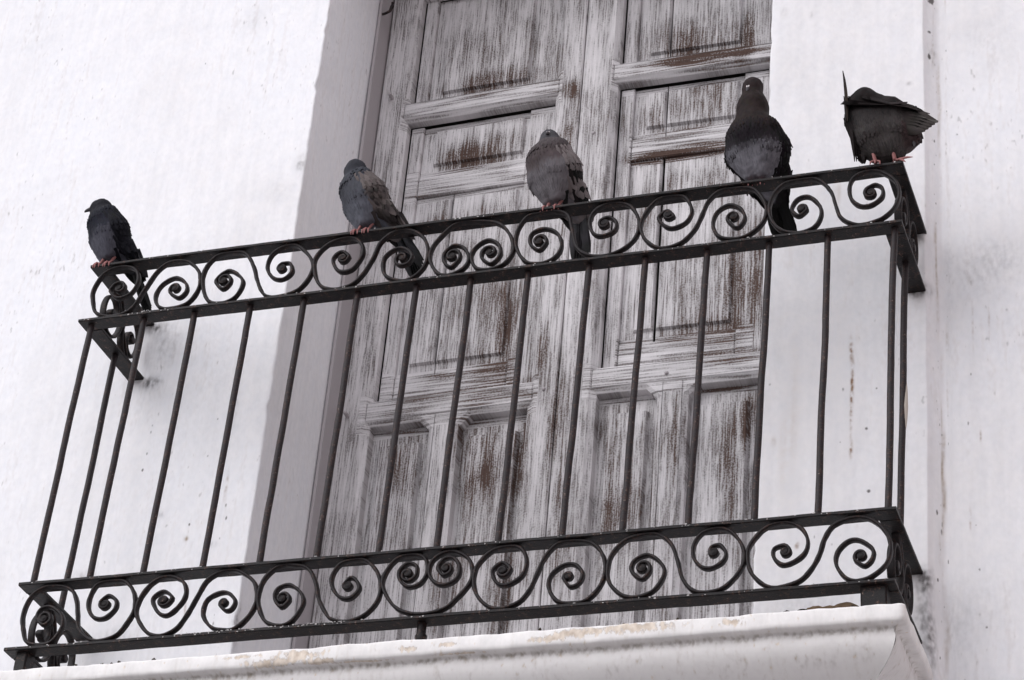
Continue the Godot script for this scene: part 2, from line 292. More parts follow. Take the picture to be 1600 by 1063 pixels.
# white paint on the ledge, chipped to tan render along the upper edge
const CHIPS := [[0.775, 0.030, 0.07, 0.012], [0.84, 0.010, 0.05, 0.012], [0.90, 0.034, 0.04, 0.008], [1.127, 0.018, 0.025, 0.008], [1.226, 0.016, 0.03, 0.006],
	[1.55, 0.008, 0.06, 0.010], [1.70, 0.006, 0.09, 0.014], [1.485, 0.022, 0.05, 0.008], [1.262, 0.044, 0.06, 0.004], [0.68, 0.006, 0.04, 0.005], [1.0, 0.045, 0.07, 0.004], [1.93, 0.01, 0.03, 0.008]]
func ledge_material() -> StandardMaterial3D:
	var W := 2048
	var H := 256      # 3.1 m along, 0.62 m round the profile
	var fine := grain(71, 0.09, W, H, W, H, 4)
	var big := grain(72, 0.02, W, H, W, H, 4)
	var spk := grain(73, 0.07, W, H, W, H, 3)
	var drip := grain(74, 0.05, W, 7, W, H, 3)
	var chip := PackedFloat32Array(); chip.resize(W * H)
	for b in CHIPS:
		var cx: float = (b[0] + 0.4) / 3.1 * W
		var cy: float = (b[1] + 0.05) / 0.62 * H
		var rx: float = b[2] / 3.1 * W
		var ry: float = maxf(b[3] / 0.62 * H, 1.5)
		for y in range(maxi(0, int(cy - 2.5 * ry)), mini(H, int(cy + 2.5 * ry) + 1)):
			for x in range(maxi(0, int(cx - 2.0 * rx)), mini(W, int(cx + 2.0 * rx) + 1)):
				chip[y * W + x] += exp(-(pow((x - cx) / rx, 2) + pow((y - cy) / ry, 2)))
	var out := PackedByteArray(); out.resize(W * H * 3)
	var hgt := PackedByteArray(); hgt.resize(W * H)
	for y in H:
		for x in W:
			var i := y * W + x
			var f := fine[i] / 255.0 - 0.5
			var g := big[i] / 255.0 - 0.5
			var k := spk[i] / 255.0 - 0.5
			var v := 0.78 + g * 0.12 + f * 0.08
			var r := v
			var gg := v * 0.978
			var b := v * 0.962
			var a := clampf((chip[i] + f * 1.1 + k * 1.0 - 0.50) * 7.0, 0.0, 1.0)
			var rim := clampf(1.0 - absf(chip[i] + f * 1.1 + k * 1.0 - 0.46) * 9.0, 0.0, 1.0) * clampf(chip[i] * 2.0, 0.0, 1.0) * 0.6
			r = lerpf(r, 0.62 + k * 0.4, a); gg = lerpf(gg, 0.54 + k * 0.4, a); b = lerpf(b, 0.46 + k * 0.38, a)
			r = lerpf(r, 0.25, rim); gg = lerpf(gg, 0.17, rim); b = lerpf(b, 0.11, rim)
			# blotches of dirt on the moulding
			var d := clampf((k * 1.2 + g * 0.9 - 0.58) * 4.0, 0.0, 1.0) * 0.25
			r = lerpf(r, 0.30, d); gg = lerpf(gg, 0.25, d); b = lerpf(b, 0.18, d)
			var dr := clampf((drip[i] / 255.0 - 0.5 + k * 0.5 + f * 0.5 - 0.12) * 2.2, 0.0, 1.0) * 0.22
			r = lerpf(r, 0.42, dr); gg = lerpf(gg, 0.36, dr); b = lerpf(b, 0.29, dr)
			# grime lodged in the groove under the band, and yellowish stains below it
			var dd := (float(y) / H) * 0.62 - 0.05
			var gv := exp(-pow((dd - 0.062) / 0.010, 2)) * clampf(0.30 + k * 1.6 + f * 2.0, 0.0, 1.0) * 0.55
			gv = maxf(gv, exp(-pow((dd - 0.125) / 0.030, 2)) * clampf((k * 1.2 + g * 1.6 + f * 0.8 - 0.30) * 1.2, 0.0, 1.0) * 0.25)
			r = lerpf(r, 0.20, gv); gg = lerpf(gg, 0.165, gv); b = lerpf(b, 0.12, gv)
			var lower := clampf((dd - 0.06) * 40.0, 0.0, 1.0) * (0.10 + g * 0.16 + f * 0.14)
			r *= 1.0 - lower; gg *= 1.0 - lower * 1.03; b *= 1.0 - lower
			out[i * 3] = enc(r); out[i * 3 + 1] = enc(gg); out[i * 3 + 2] = enc(b)
			hgt[i] = int(clampf(150.0 - a * 60.0 + f * 40.0, 0, 255))
	var m := StandardMaterial3D.new()
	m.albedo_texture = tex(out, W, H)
	m.normal_enabled = true
	m.normal_texture = ntex(hgt, W, H, 2.0)
	m.normal_scale = 0.6
	m.roughness = 0.9
	m.metallic_specular = 0.2
	return m

# dark painted iron with rust bloom and flecks of droppings; specks = how many of them
func iron_material(sd: int, specks: float, dark: float) -> StandardMaterial3D:
	var W := 512
	var H := 512
	var f1 := grain(sd, 0.09, W, H, W, H, 4)
	var f2 := grain(sd + 1, 0.02, W, H, W, H, 3)
	var f3 := grain(sd + 2, 0.20, W, H, W, H, 2)
	var out := PackedByteArray(); out.resize(W * H * 3)
	var hgt := PackedByteArray(); hgt.resize(W * H)
	for i in W * H:
		var a := f1[i] / 255.0 - 0.5
		var b := f2[i] / 255.0 - 0.5
		var c := f3[i] / 255.0 - 0.5
		var v := dark * (1.0 + a * 0.9 + c * 0.5)
		var r := v * 1.18
		var g := v * 0.92
		var bl := v * 1.0
		var t := clampf((b * 1.3 + a * 1.1 - 0.22) * 2.6, 0.0, 1.0) * 0.7
		r = lerpf(r, 0.075, t); g = lerpf(g, 0.036, t); bl = lerpf(bl, 0.024, t)
		var s := clampf((c * 0.8 + a * 0.8 + b * 0.6 - specks) * 9.0, 0.0, 1.0)
		r = lerpf(r, 0.55, s); g = lerpf(g, 0.53, s); bl = lerpf(bl, 0.52, s)
		out[i * 3] = enc(r); out[i * 3 + 1] = enc(g); out[i * 3 + 2] = enc(bl)
		hgt[i] = int(clampf(128.0 + a * 90.0 + c * 40.0 + s * 30.0, 0, 255))
	var m := StandardMaterial3D.new()
	m.albedo_texture = tex(out, W, H)
	m.normal_enabled = true
	m.normal_texture = ntex(hgt, W, H, 2.5)
	m.normal_scale = 0.8
	m.roughness = 0.5
	m.metallic_specular = 0.34
	m.uv1_triplanar = true
	m.uv1_scale = Vector3(3.1, 3.1, 3.1)
	return m

func plain(r: float, g: float, b: float, rough := 0.8) -> StandardMaterial3D:
	var m := StandardMaterial3D.new()
	m.albedo_color = Color(r, g, b).linear_to_srgb()
	m.roughness = rough
	m.metallic_specular = 0.3
	return m

func vertex_mat(rough: float, spec: float) -> StandardMaterial3D:
	var m := StandardMaterial3D.new()
	m.vertex_color_use_as_albedo = true
	m.roughness = rough
	m.metallic_specular = spec
	return m

# ---------------------------------------------------------------- shapes
# bevelled bar from a to b; w across (along side), t thick (along up); slightly uneven
func bar(mb: MB, a: Vector3, b: Vector3, side: Vector3, up: Vector3, w: float, t: float, bev: float, wob := 0.0, sd := 0, segs := 24) -> void:
	var prof := [Vector2(-w / 2 + bev, -t / 2), Vector2(-w / 2, -t / 2 + bev), Vector2(-w / 2, t / 2 - bev), Vector2(-w / 2 + bev, t / 2),
		Vector2(w / 2 - bev, t / 2), Vector2(w / 2, t / 2 - bev), Vector2(w / 2, -t / 2 + bev), Vector2(w / 2 - bev, -t / 2)]
	var nz := FastNoiseLite.new()
	nz.seed = sd
	nz.frequency = 2.2
	var axis := (b - a).normalized()
	var flip := axis.cross(side).dot(up) < 0.0
	var L := a.distance_to(b)
	for k in 8:
		var p0: Vector2 = prof[k]
		var p1: Vector2 = prof[(k + 1) % 8]
		var prev0 := -1
		var prev1 := -1
		for i in segs + 1:
			var f := float(i) / segs
			var o := a.lerp(b, f)
			o += (side * nz.get_noise_2d(f * L, 3.7) + up * nz.get_noise_2d(f * L, 9.1)) * wob
			var rag := nz.get_noise_2d(f * L * 14.0, k) * wob * 0.6
			var v0 := mb.add(o + side * p0.x + up * (p0.y + rag), Vector2(f * L, k))
			var v1 := mb.add(o + side * p1.x + up * (p1.y + rag), Vector2(f * L, k + 1))
			if i > 0:
				if flip: mb.quad(prev0, prev1, v1, v0)
				else: mb.quad(prev1, prev0, v0, v1)
			prev0 = v0; prev1 = v1
	for e in 2:
		var o := a if e == 0 else b
		var pts := []
		for k in 8: pts.append(o + side * prof[k].x + up * prof[k].y)
		if (e == 0) == flip: pts.reverse()
		mb.face(pts)

# box with chamfered front edges, uv by a callable (door planks)
func plank(mb: MB, x0: float, x1: float, y0: float, y1: float, z0: float, z1: float, ch: float) -> void:
	# front z1 > back z0
	var A := [Vector3(x0, y0, z0), Vector3(x1, y0, z0), Vector3(x1, y1, z0), Vector3(x0, y1, z0)]
	var B := [Vector3(x0, y0, z1 - ch), Vector3(x1, y0, z1 - ch), Vector3(x1, y1, z1 - ch), Vector3(x0, y1, z1 - ch)]
	var D := [Vector3(x0 + ch, y0 + ch, z1), Vector3(x1 - ch, y0 + ch, z1), Vector3(x1 - ch, y1 - ch, z1), Vector3(x0 + ch, y1 - ch, z1)]
	for i in 4:
		var j := (i + 1) % 4
		mb.face([A[j], A[i], B[i], B[j]])
		mb.face([B[j], B[i], D[i], D[j]])
	mb.face([D[0], D[3], D[2], D[1]])
	mb.face([A[0], A[1], A[2], A[3]])

# convex outline (counter-clockwise seen from the front) raised with a sloped rim
func raised(mb: MB, pts: Array, z0: float, z1: float, inset: float) -> void:
	var c := Vector2.ZERO
	for p in pts: c += p
	c /= pts.size()
	var inner := []
	var n := pts.size()
	for i in n:
		var p: Vector2 = pts[i]
		var e0: Vector2 = (p - pts[(i + n - 1) % n]).normalized()
		var e1: Vector2 = (pts[(i + 1) % n] - p).normalized()
		var n0 := Vector2(-e0.y, e0.x)
		var n1 := Vector2(-e1.y, e1.x)
		var bis := (n0 + n1).normalized()
		inner.append(p + bis * inset / maxf(0.5, bis.dot(n0)))
	var f := []
	for i in n:
		var j := (i + 1) % n
		mb.face([Vector3(pts[j].x, pts[j].y, z0), Vector3(pts[i].x, pts[i].y, z0), Vector3(inner[i].x, inner[i].y, z1), Vector3(inner[j].x, inner[j].y, z1)])
		f.append(Vector3(inner[n - 1 - i].x, inner[n - 1 - i].y, z1))
	mb.face(f)

func spline(c: PackedVector2Array, step: float) -> PackedVector2Array:
	var out := PackedVector2Array()
	var n := c.size()
	for i in n - 1:
		var p0 := c[maxi(i - 1, 0)]
		var p1 := c[i]
		var p2 := c[i + 1]
		var p3 := c[mini(i + 2, n - 1)]
		var k := maxi(2, int(p1.distance_to(p2) / step))
		for j in k:
			out.append(p1.cubic_interpolate(p2, p0, p3, float(j) / k))
	out.append(c[n - 1])
	return out

# flat iron strip bent along a plane curve. o + u*x + v*y, depth along w
func strip(mb: MB, path: PackedVector2Array, o: Vector3, u: Vector3, v: Vector3, w: Vector3, t: float, d: float) -> void:
	var b := t * 0.32
	var prof := [Vector2(-t / 2 + b, -d / 2), Vector2(-t / 2, -d / 2 + b), Vector2(-t / 2, d / 2 - b), Vector2(-t / 2 + b, d / 2),
		Vector2(t / 2 - b, d / 2), Vector2(t / 2, d / 2 - b), Vector2(t / 2, -d / 2 + b), Vector2(t / 2 - b, -d / 2)]
	var s := mb.v.size()
	var n := path.size()
	var nz := FastNoiseLite.new()
	nz.seed = int(path[0].x * 1000.0) + 17
	nz.frequency = 9.0
	for i in n:
		var tg := (path[mini(i + 1, n - 1)] - path[maxi(i - 1, 0)]).normalized()
		var nn := Vector2(-tg.y, tg.x)
		var sc := 1.0 + 0.30 * nz.get_noise_2d(path[i].x * 3.0, path[i].y * 3.0)
		for p in prof:
			var q: Vector2 = path[i] + nn * p.x * sc
			mb.add(o + u * q.x + v * q.y + w * p.y, Vector2(q.x, q.y))
	var flip := u.cross(v).dot(w) < 0.0
	for i in n - 1:
		for k in 8:
			var a := s + i * 8 + k
			var b2 := s + i * 8 + (k + 1) % 8
			if flip: mb.quad(a, b2, b2 + 8, a + 8)
			else: mb.quad(b2, a, a + 8, b2 + 8)

# rolled end of a scroll: a short drum with a dished face and a spiral lip
func eye(mb: MB, c: Vector2, o: Vector3, u: Vector3, v: Vector3, w: Vector3, r: float, d: float) -> void:
	var flip := u.cross(v).dot(w) < 0.0
	var rings := [[0.0, -d / 2], [r * 0.75, -d / 2], [r, -d / 2 + 0.002], [r, d / 2 - 0.002], [r * 0.8, d / 2 + 0.001], [r * 0.62, d / 2 - 0.002], [r * 0.42, d / 2 + 0.0005], [r * 0.2, d / 2 - 0.001], [0.0, d / 2]]
	var s := mb.v.size()
	for q in rings:
		for k in 14:
			var a := TAU * k / 14.0
			var rr: float = q[0] * (1.0 + 0.09 * (float(k) / 14.0 - 0.5))
			var p := c + Vector2(cos(a), sin(a)) * rr
			mb.add(o + u * p.x + v * p.y + w * float(q[1]), p)
	for i in rings.size() - 1:
		for k in 14:
			var a := s + i * 14 + k
			var b := s + i * 14 + (k + 1) % 14
			if flip: mb.quad(b, a, a + 14, b + 14)
			else: mb.quad(a, b, b + 14, a + 14)

func tube(mb: MB, pts: Array, radii: Array, sides := 10, col := Color.WHITE, cap := true) -> void:
	var s := mb.v.size()
	var n := pts.size()
	var ref := Vector3.UP
	if absf((pts[n - 1] - pts[0]).normalized().y) > 0.8: ref = Vector3.RIGHT
	for i in n:
		var tg: Vector3 = (pts[mini(i + 1, n - 1)] - pts[maxi(i - 1, 0)]).normalized()
		var a := tg.cross(ref).normalized()
		var b := tg.cross(a)
		for k in sides:
			var an := TAU * k / sides
			mb.add(pts[i] + (a * cos(an) + b * sin(an)) * radii[i], Vector2(float(k) / sides, float(i) / n), col)
	for i in n - 1:
		for k in sides:
			var a := s + i * sides + k
			var b := s + i * sides + (k + 1) % sides
			mb.quad(a, b, b + sides, a + sides)
	if cap:
		var e := mb.add(pts[n - 1], Vector2.ZERO, col)
		var f := mb.add(pts[0], Vector2.ZERO, col)
		for k in sides:
			mb.tri(s + (n - 1) * sides + k, s + (n - 1) * sides + (k + 1) % sides, e)
			mb.tri(s + (k + 1) % sides, s + k, f)

# the railing leans a little
func rp(p: Vector3) -> Vector3:
	return Vector3(p.x + 0.0159 * p.y, p.y, p.z - 0.0126 * p.y)

# replaces the last point (the eye) by a spiral that rolls in round it
func roll_in(c: PackedVector2Array) -> PackedVector2Array:
	var n := c.size()
	var e := c[n - 1]
	var p := c[n - 2]
	var q := c[n - 3]
	var dir := signf((q - e).cross(p - e))
	var r0 := p.distance_to(e)
	var a0 := (p - e).angle()
	c.remove_at(n - 1)
	for i in range(1, 21):
		var f := i / 20.0
		var a := a0 + dir * f * TAU * 1.25
		c.append(e + Vector2(cos(a), sin(a)) * lerpf(r0, 0.0045, pow(f, 0.75)))
	return c

# ---------------------------------------------------------------- scroll centre lines, in mm on the railing's own plane
const SCROLLS := [
	[101,1113,74,1106,102,1080,140,1090,156,1131,139,1172,93,1193,43,1171,19,1121,24,1081,44,1038,96,1019,151,1035,183,1099,212,1157,251,1182,306,1173,345,1129,350,1076,323,1032,272,1022,237,1034,221,1069,234,1106,271,1125,305,1106,315,1076,296,1055,267,1073,278,1088],
	[425,1095,443,1080,425,1067,401,1098,437,1126,483,1087,470,1036,430,1017,388,1033,361,1089,360,1142,388,1181,430,1195,476,1179,508,1131,527,1081,552,1035,580,1019,618,1020,659,1035,686,1078,683,1126,636,1180,592,1185,558,1162,551,1120,574,1084,605,1075,628,1095,619,1125,597,1128,597,1113],
	[776,1120,792,1126,768,1143,746,1120,769,1079,807,1079,831,1118,829,1151,805,1181,766,1187,721,1171,693,1133,695,1094,709,1055,734,1028,773,1018,814,1029,843,1060,865,1108,881,1158,918,1191,960,1190,1002,1160,1023,1114,1022,1068,1000,1034,965,1020,921,1035,901,1061,899,1104,926,1128,955,1126,979,1102,974,1079,951,1095],
	[1097,1082,1115,1064,1096,1046,1076,1065,1073,1093,1097,1116,1127,1104,1145,1069,1134,1038,1096,1021,1062,1030,1034,1075,1035,1117,1060,1156,1097,1188,1154,1194,1218,1171,1255,1128,1269,1079,1259,1049,1237,1030,1201,1023,1168,1034,1151,1073,1164,1104,1195,1120,1226,1100,1233,1066,1211,1041,1185,1059,1203,1079],
	[1340,1096,1359,1084,1342,1066,1316,1090,1317,1123,1352,1134,1390,1112,1404,1068,1386,1034,1347,1022,1306,1036,1276,1087,1275,1138,1299,1181,1338,1198,1379,1195,1413,1169,1429,1120,1446,1062,1477,1032,1521,1021,1567,1032,1604,1063,1614,1112,1592,1166,1555,1192,1515,1191,1485,1168,1476,1132,1491,1097,1516,1087,1547,1099,1550,1126,1529,1145,1508,1139,1518,1126],
	[1693,1128,1707,1123,1688,1142,1666,1122,1684,1095,1708,1084,1742,1098,1755,1132,1737,1176,1705,1193,1662,1183,1633,1150,1618,1106,1631,1063,1661,1032,1692,1023,1734,1035,1766,1071,1783,1114,1798,1157,1827,1185,1865,1195,1912,1181,1940,1149,1955,1106,1947,1066,1915,1035,1877,1025,1834,1038,1815,1077,1823,1116,1853,1135,1884,1121,1899,1092,1890,1066,1875,1061,1855,1084,1868,1096],
	[2049,1094,2060,1086,2041,1073,2022,1096,2036,1126,2066,1130,2094,1099,2100,1066,2084,1033,2047,1019,2002,1031,1974,1062,1962,1105,1971,1149,1999,1181,2041,1193,2087,1182,2122,1140,2137,1092,2150,1054,2177,1030,2211,1021,2255,1032,2287,1061,2300,1103,2289,1146,2251,1181,2214,1191,2181,1172,2171,1141,2178,1104,2202,1080,2231,1080,2256,1101,2256,1128,2238,1142,2219,1134,2227,1117],
	[91,82,110,74,93,63,70,86,76,110,105,114,140,88,149,54,130,15,99,5,55,17,37,51,26,93,33,138,56,166,96,177,149,163,173,131,186,88,198,46,229,15,264,4,311,17,336,52,348,87,339,133,309,169,271,179,227,168,212,132,216,98,238,72,268,69,292,92,291,117,267,133,249,120,261,109],
	[428,105,443,96,450,114,423,132,396,112,418,73,448,63,479,93,487,125,470,159,427,175,389,162,363,127,354,87,364,58,396,19,434,5,476,20,501,59,520,106,541,153,577,174,621,175,669,143,686,109,688,73,673,38,641,9,605,8,572,21,547,55,550,95,579,113,607,112,630,88,624,65,608,62,592,77,599,85],
	[761,83,778,73,761,59,739,85,744,112,775,120,809,95,819,62,798,20,765,7,724,22,699,64,692,105,704,148,738,178,777,180,819,162,845,120,860,74,885,32,903,14,943,4,987,16,1017,49,1024,88,1010,133,978,169,946,180,905,167,887,132,895,99,918,73,946,69,966,93,954,118,938,126,924,109,935,104],
	[1092,122,1115,120,1112,144,1088,153,1068,132,1075,104,1100,86,1129,95,1143,126,1132,163,1100,180,1059,169,1033,135,1027,100,1051,54,1086,22,1140,8,1199,18,1232,47,1257,80,1263,111,1248,152,1207,179,1173,171,1150,149,1149,117,1168,92,1195,84,1223,99,1227,130,1210,156,1186,158,1170,135,1184,112,1192,129],
	[1342,109,1360,116,1338,132,1315,112,1328,79,1355,69,1391,90,1401,128,1386,165,1355,182,1308,168,1274,131,1268,92,1279,52,1309,18,1343,6,1390,19,1416,52,1431,94,1448,139,1478,172,1522,182,1567,164,1595,130,1604,86,1594,45,1565,12,1529,5,1489,15,1465,52,1468,87,1498,111,1528,109,1548,83,1539,57,1518,51,1502,72,1512,79],
	[1698,86,1715,73,1698,55,1671,80,1676,107,1708,120,1741,97,1753,65,1729,22,1687,8,1651,17,1619,50,1610,86,1617,128,1647,164,1689,181,1729,174,1764,146,1784,97,1798,50,1825,15,1861,6,1902,16,1935,51,1948,88,1939,127,1912,164,1879,179,1841,167,1822,138,1823,103,1843,76,1868,70,1895,85,1902,107,1886,130,1865,126,1864,107,1872,112],
	[2046,97,2054,107,2043,115,2019,108,2019,85,2039,64,2066,68,2093,90,2099,124,2080,160,2041,177,1999,168,1970,140,1955,106,1963,56,1992,19,2027,3,2079,15,2108,43,2128,83,2140,127,2163,160,2211,174,2252,163,2283,129,2296,90,2288,46,2255,15,2221,5,2191,17,2169,53,2172,86,2195,111,2222,112,2254,86,2254,60,2237,43,2217,56,2227,70]
]

func build_railing() -> void:
	var t := thing("balcony_railing", "dark wrought iron balcony railing with two bands of scrolls and round bars", "railing")
	# horizontal flat bars: along the front and back to the wall on both sides
	for i in 4:
		var y: float = RAIL_H[i] - THK / 2
		var mb := MB.new()
		bar(mb, rp(Vector3(0, y, RAIL_Z - BAR / 2)), rp(Vector3(RAIL_W, y, RAIL_Z - BAR / 2)), Vector3(0, 0, 1), Vector3(0, 1, 0), BAR, THK, 0.0018, 0.0016, 20 + i, 70)
		var r := obj("rail", mb, M.rail, t)
		if i == 3: r.set_meta("label", "top rail with white flecks of droppings, the pigeons' perch")
		for s in 2:
			var x := BAR / 2 if s == 0 else RAIL_W - BAR / 2
			mb = MB.new()
			bar(mb, rp(Vector3(x, y, -0.03)), rp(Vector3(x, y, RAIL_Z - BAR - 0.001)), Vector3(1, 0, 0), Vector3(0, 1, 0), BAR, THK, 0.0018, 0.0012, 40 + i * 2 + s, 16)
			obj("rail", mb, M.rail, t)
	# round balusters
	for k in 17:
		var mb := MB.new()
		var xb := 0.0
		var zb := RAIL_Z - BAR / 2
		if k < 15:
			xb = 0.028 + k * (2.283 - 0.028) / 14.0 + 0.004 * sin(k * 2.3)
		else:
			xb = BAR / 2 + 0.002 if k == 15 else RAIL_W - BAR / 2 - 0.002
			zb = 0.15
		var pts := []
		var rad := []
		var nz := FastNoiseLite.new()
		nz.seed = 300 + k
		nz.frequency = 1.6
		for i in 31:
			var f := i / 30.0
			var y := lerpf(RAIL_H[1] - 0.002, RAIL_H[2] - THK + 0.002, f)
			pts.append(rp(Vector3(xb + nz.get_noise_1d(f) * 0.003, y, zb + nz.get_noise_1d(f + 50.0) * 0.003)))
			rad.append(0.0088 * (1.0 + 0.05 * nz.get_noise_1d(f * 14.0 + 9.0)))
		tube(mb, pts, rad, 12)
		var bal := obj("baluster", mb, M.bar, t)
		for q in [[16, 0.50, 0.72, 0.005, -0.001]]:
			if k != q[0]: continue
			var cm := MB.new()
			var cp := []
			var cr := []
			for i in 13:
				var f := i / 12.0
				cp.append(rp(Vector3(xb + q[3], lerpf(q[1], q[2], f), zb + q[4])))
				cr.append(0.0086 * sqrt(maxf(0.02, sin(PI * minf(f * 1.3 + 0.04, 0.97)))) * (1.0 + 0.15 * nz.get_noise_1d(f * 40.0)))
			tube(cm, cp, cr, 10)
			obj("crust", cm, M.crust, bal)
	# scrolls of the two bands
	var zc := 0.318
	for k in SCROLLS.size():
		var q: Array = SCROLLS[k]
		var c := PackedVector2Array()
		var top := k < 7
		var lo: float = (RAIL_H[2] if top else RAIL_H[0]) + 0.004
		var hi: float = (RAIL_H[3] if top else RAIL_H[1]) - THK - 0.003
		for i in range(0, q.size(), 2):
			c.append(Vector2(q[i] / 1000.0, clampf(q[i + 1] / 1000.0, lo, hi)))
		var mb := MB.new()
		var o := Vector3(0, 0, zc)
		var bx := Vector3(1, 0, 0)
		var by := Vector3(0.0159, 1, -0.0126)
		var bz := Vector3(0, 0, 1)
		for e in 2:
			eye(mb, c[c.size() - 1], o, bx, by, bz, 0.0082, 0.0195)
			c = roll_in(c)
			c.reverse()
		strip(mb, spline(c, 0.005), o, bx, by, bz, 0.0088, 0.018)
		obj("scroll", mb, M.scroll, t)
	# the short returns carry one S scroll in each band
	for s in 2:
		for b in 2:
			var lo: float = RAIL_H[0] if b == 0 else RAIL_H[2]
			var hi: float = (RAIL_H[1] if b == 0 else RAIL_H[3]) - THK
			var c := PackedVector2Array()
			var hh := (hi - lo) / 2 - 0.004
			var mid := (hi + lo) / 2
			# S: spiral in, crossing, spiral out
			var half := []
			for i in 26:
				var f := i / 25.0
				var an := -PI * 0.5 - f * TAU * 1.55
				var rr := hh * pow(1.0 - f, 0.62) * 0.94 + 0.006
				var drift := Vector2(0.0, -0.010 * f)
				half.append(Vector2(cos(an) * rr * 0.78, sin(an) * rr) + drift)
			var L := PackedVector2Array()
			for i in 26: L.append(Vector2(0.085, mid) + Vector2(-half[25 - i].x, half[25 - i].y) * Vector2(1, 1))
			for i in 26: L.append(Vector2(0.215, mid) + Vector2(half[i].x, -half[i].y))
			var mb := MB.new()
			var x := BAR / 2 if s == 0 else RAIL_W - BAR / 2
			var o := Vector3(x, 0, 0)
			strip(mb, spline(L, 0.006), o, Vector3(0, 0, 1), Vector3(0.0159, 1, -0.0126), Vector3(-1, 0, 0), 0.0090, 0.020)
			eye(mb, L[0], o, Vector3(0, 0, 1), Vector3(0.0159, 1, -0.0126), Vector3(-1, 0, 0), 0.012, 0.021)
			eye(mb, L[51], o, Vector3(0, 0, 1), Vector3(0.0159, 1, -0.0126), Vector3(-1, 0, 0), 0.012, 0.021)
			obj("scroll", mb, M.scroll, t)
	build_droppings(t)
	# feet on the ledge: two corner blocks and a middle peg
	for k in 3:
		var mb := MB.new()
		if k == 1:
			tube(mb, [Vector3(1.14, -0.004, 0.305), Vector3(1.14, -0.040, 0.305), Vector3(1.141, -0.044, 0.305), Vector3(1.141, -0.068, 0.305)], [0.012, 0.012, 0.015, 0.013], 12)
		else:
			var x := 0.045 if k == 0 else RAIL_W - 0.052
			var w := 0.034 if k == 0 else 0.062
			bar(mb, Vector3(x, -THK + 0.001, 0.296), Vector3(x, -0.066, 0.296), Vector3(1, 0, 0), Vector3(0, 0, 1), w, 0.044, 0.004, 0.002, 90 + k, 8)
		obj("foot", mb, M.rail, t)

# white crusts of droppings stuck on the rails, along their front edges
func build_droppings(t: Node3D) -> void:
	var rng := RandomNumberGenerator.new()
	rng.seed = 909
	for i in 4:
		var mb := MB.new()
		var n: int = [150, 90, 90, 60][i]
		for k in n:
			var x := rng.randf_range(0.02, RAIL_W - 0.02)
			if i == 0 and k < 80: x = rng.randf_range(0.52, 1.0) * (0.94 + 0.06 * rng.randf())
			elif k % 3 == 0: x = 0.028 + rng.randi_range(0, 14) * 0.161 + rng.randf_range(-0.012, 0.012)
			var o := rp(Vector3(x, RAIL_H[i] - rng.randf_range(-0.0008, 0.006), RAIL_Z + 0.0003))
			if rng.randf() < 0.35: o = rp(Vector3(x, RAIL_H[i] + 0.0003, RAIL_Z - rng.randf_range(0.0, 0.012)))
			var w := rng.randf_range(0.0012, 0.0042)
			var hh := rng.randf_range(0.0010, 0.0026)
			var s := mb.v.size()
			mb.add(o + Vector3(0, 0, 0.0016), Vector2.ZERO)
			for a in 7:
				var an := TAU * a / 7.0
				var rr := rng.randf_range(0.6, 1.3)
				mb.add(o + Vector3(cos(an) * w * rr, sin(an) * hh * rr, -0.0012), Vector2.ZERO)
			for a in 7: mb.tri(s, s + 1 + (a + 1) % 7, s + 1 + a)
		var d := obj("droppings", mb, M.dropping, t)
		d.set_meta("kind", "stuff")

# ---------------------------------------------------------------- building
func edge_noise(y: float, sd: float) -> float:
	return en.get_noise_2d(y * 1.6, sd) * 0.003 + en.get_noise_2d(y * 13.0, sd + 40.0) * 0.0022 + maxf(0.0, en.get_noise_2d(y * 7.0, sd + 90.0) - 0.3) * 0.022

var en := FastNoiseLite.new()

# wall swept from rows of plan points; plan: array of [x, z, s, wobble]
func swept_wall(plan_of: Callable, rows: Array, mat: Material, hug: float) -> MB:
	var mb := MB.new()
	var cols := 0
	for r in rows.size():
		var y: float = rows[r]
		var pl: Array = plan_of.call(y)
		cols = pl.size()
		for q in pl:
			var lump: float = (en.get_noise_3d(q[2] * 1.3, y * 1.3, 5.0) * 0.006 + en.get_noise_3d(q[2] * 6.0, y * 5.0, 9.0) * 0.0016) * float(q[3])
			var nx: float = q[4]
			var nz2: float = q[5]
			mb.add(Vector3(q[0] + nx * lump, y, q[1] + nz2 * lump), wall_uv(mat, q[2], y))
	for r in rows.size() - 1:
		for k in cols - 1:
			var a := r * cols + k
			mb.quad(a, a + cols, a + cols + 1, a + 1)
	return mb

func frange(a: float, b: float, n: int) -> Array:
	var o := []
	for i in n: o.append(lerpf(a, b, float(i) / (n - 1)))
	return o

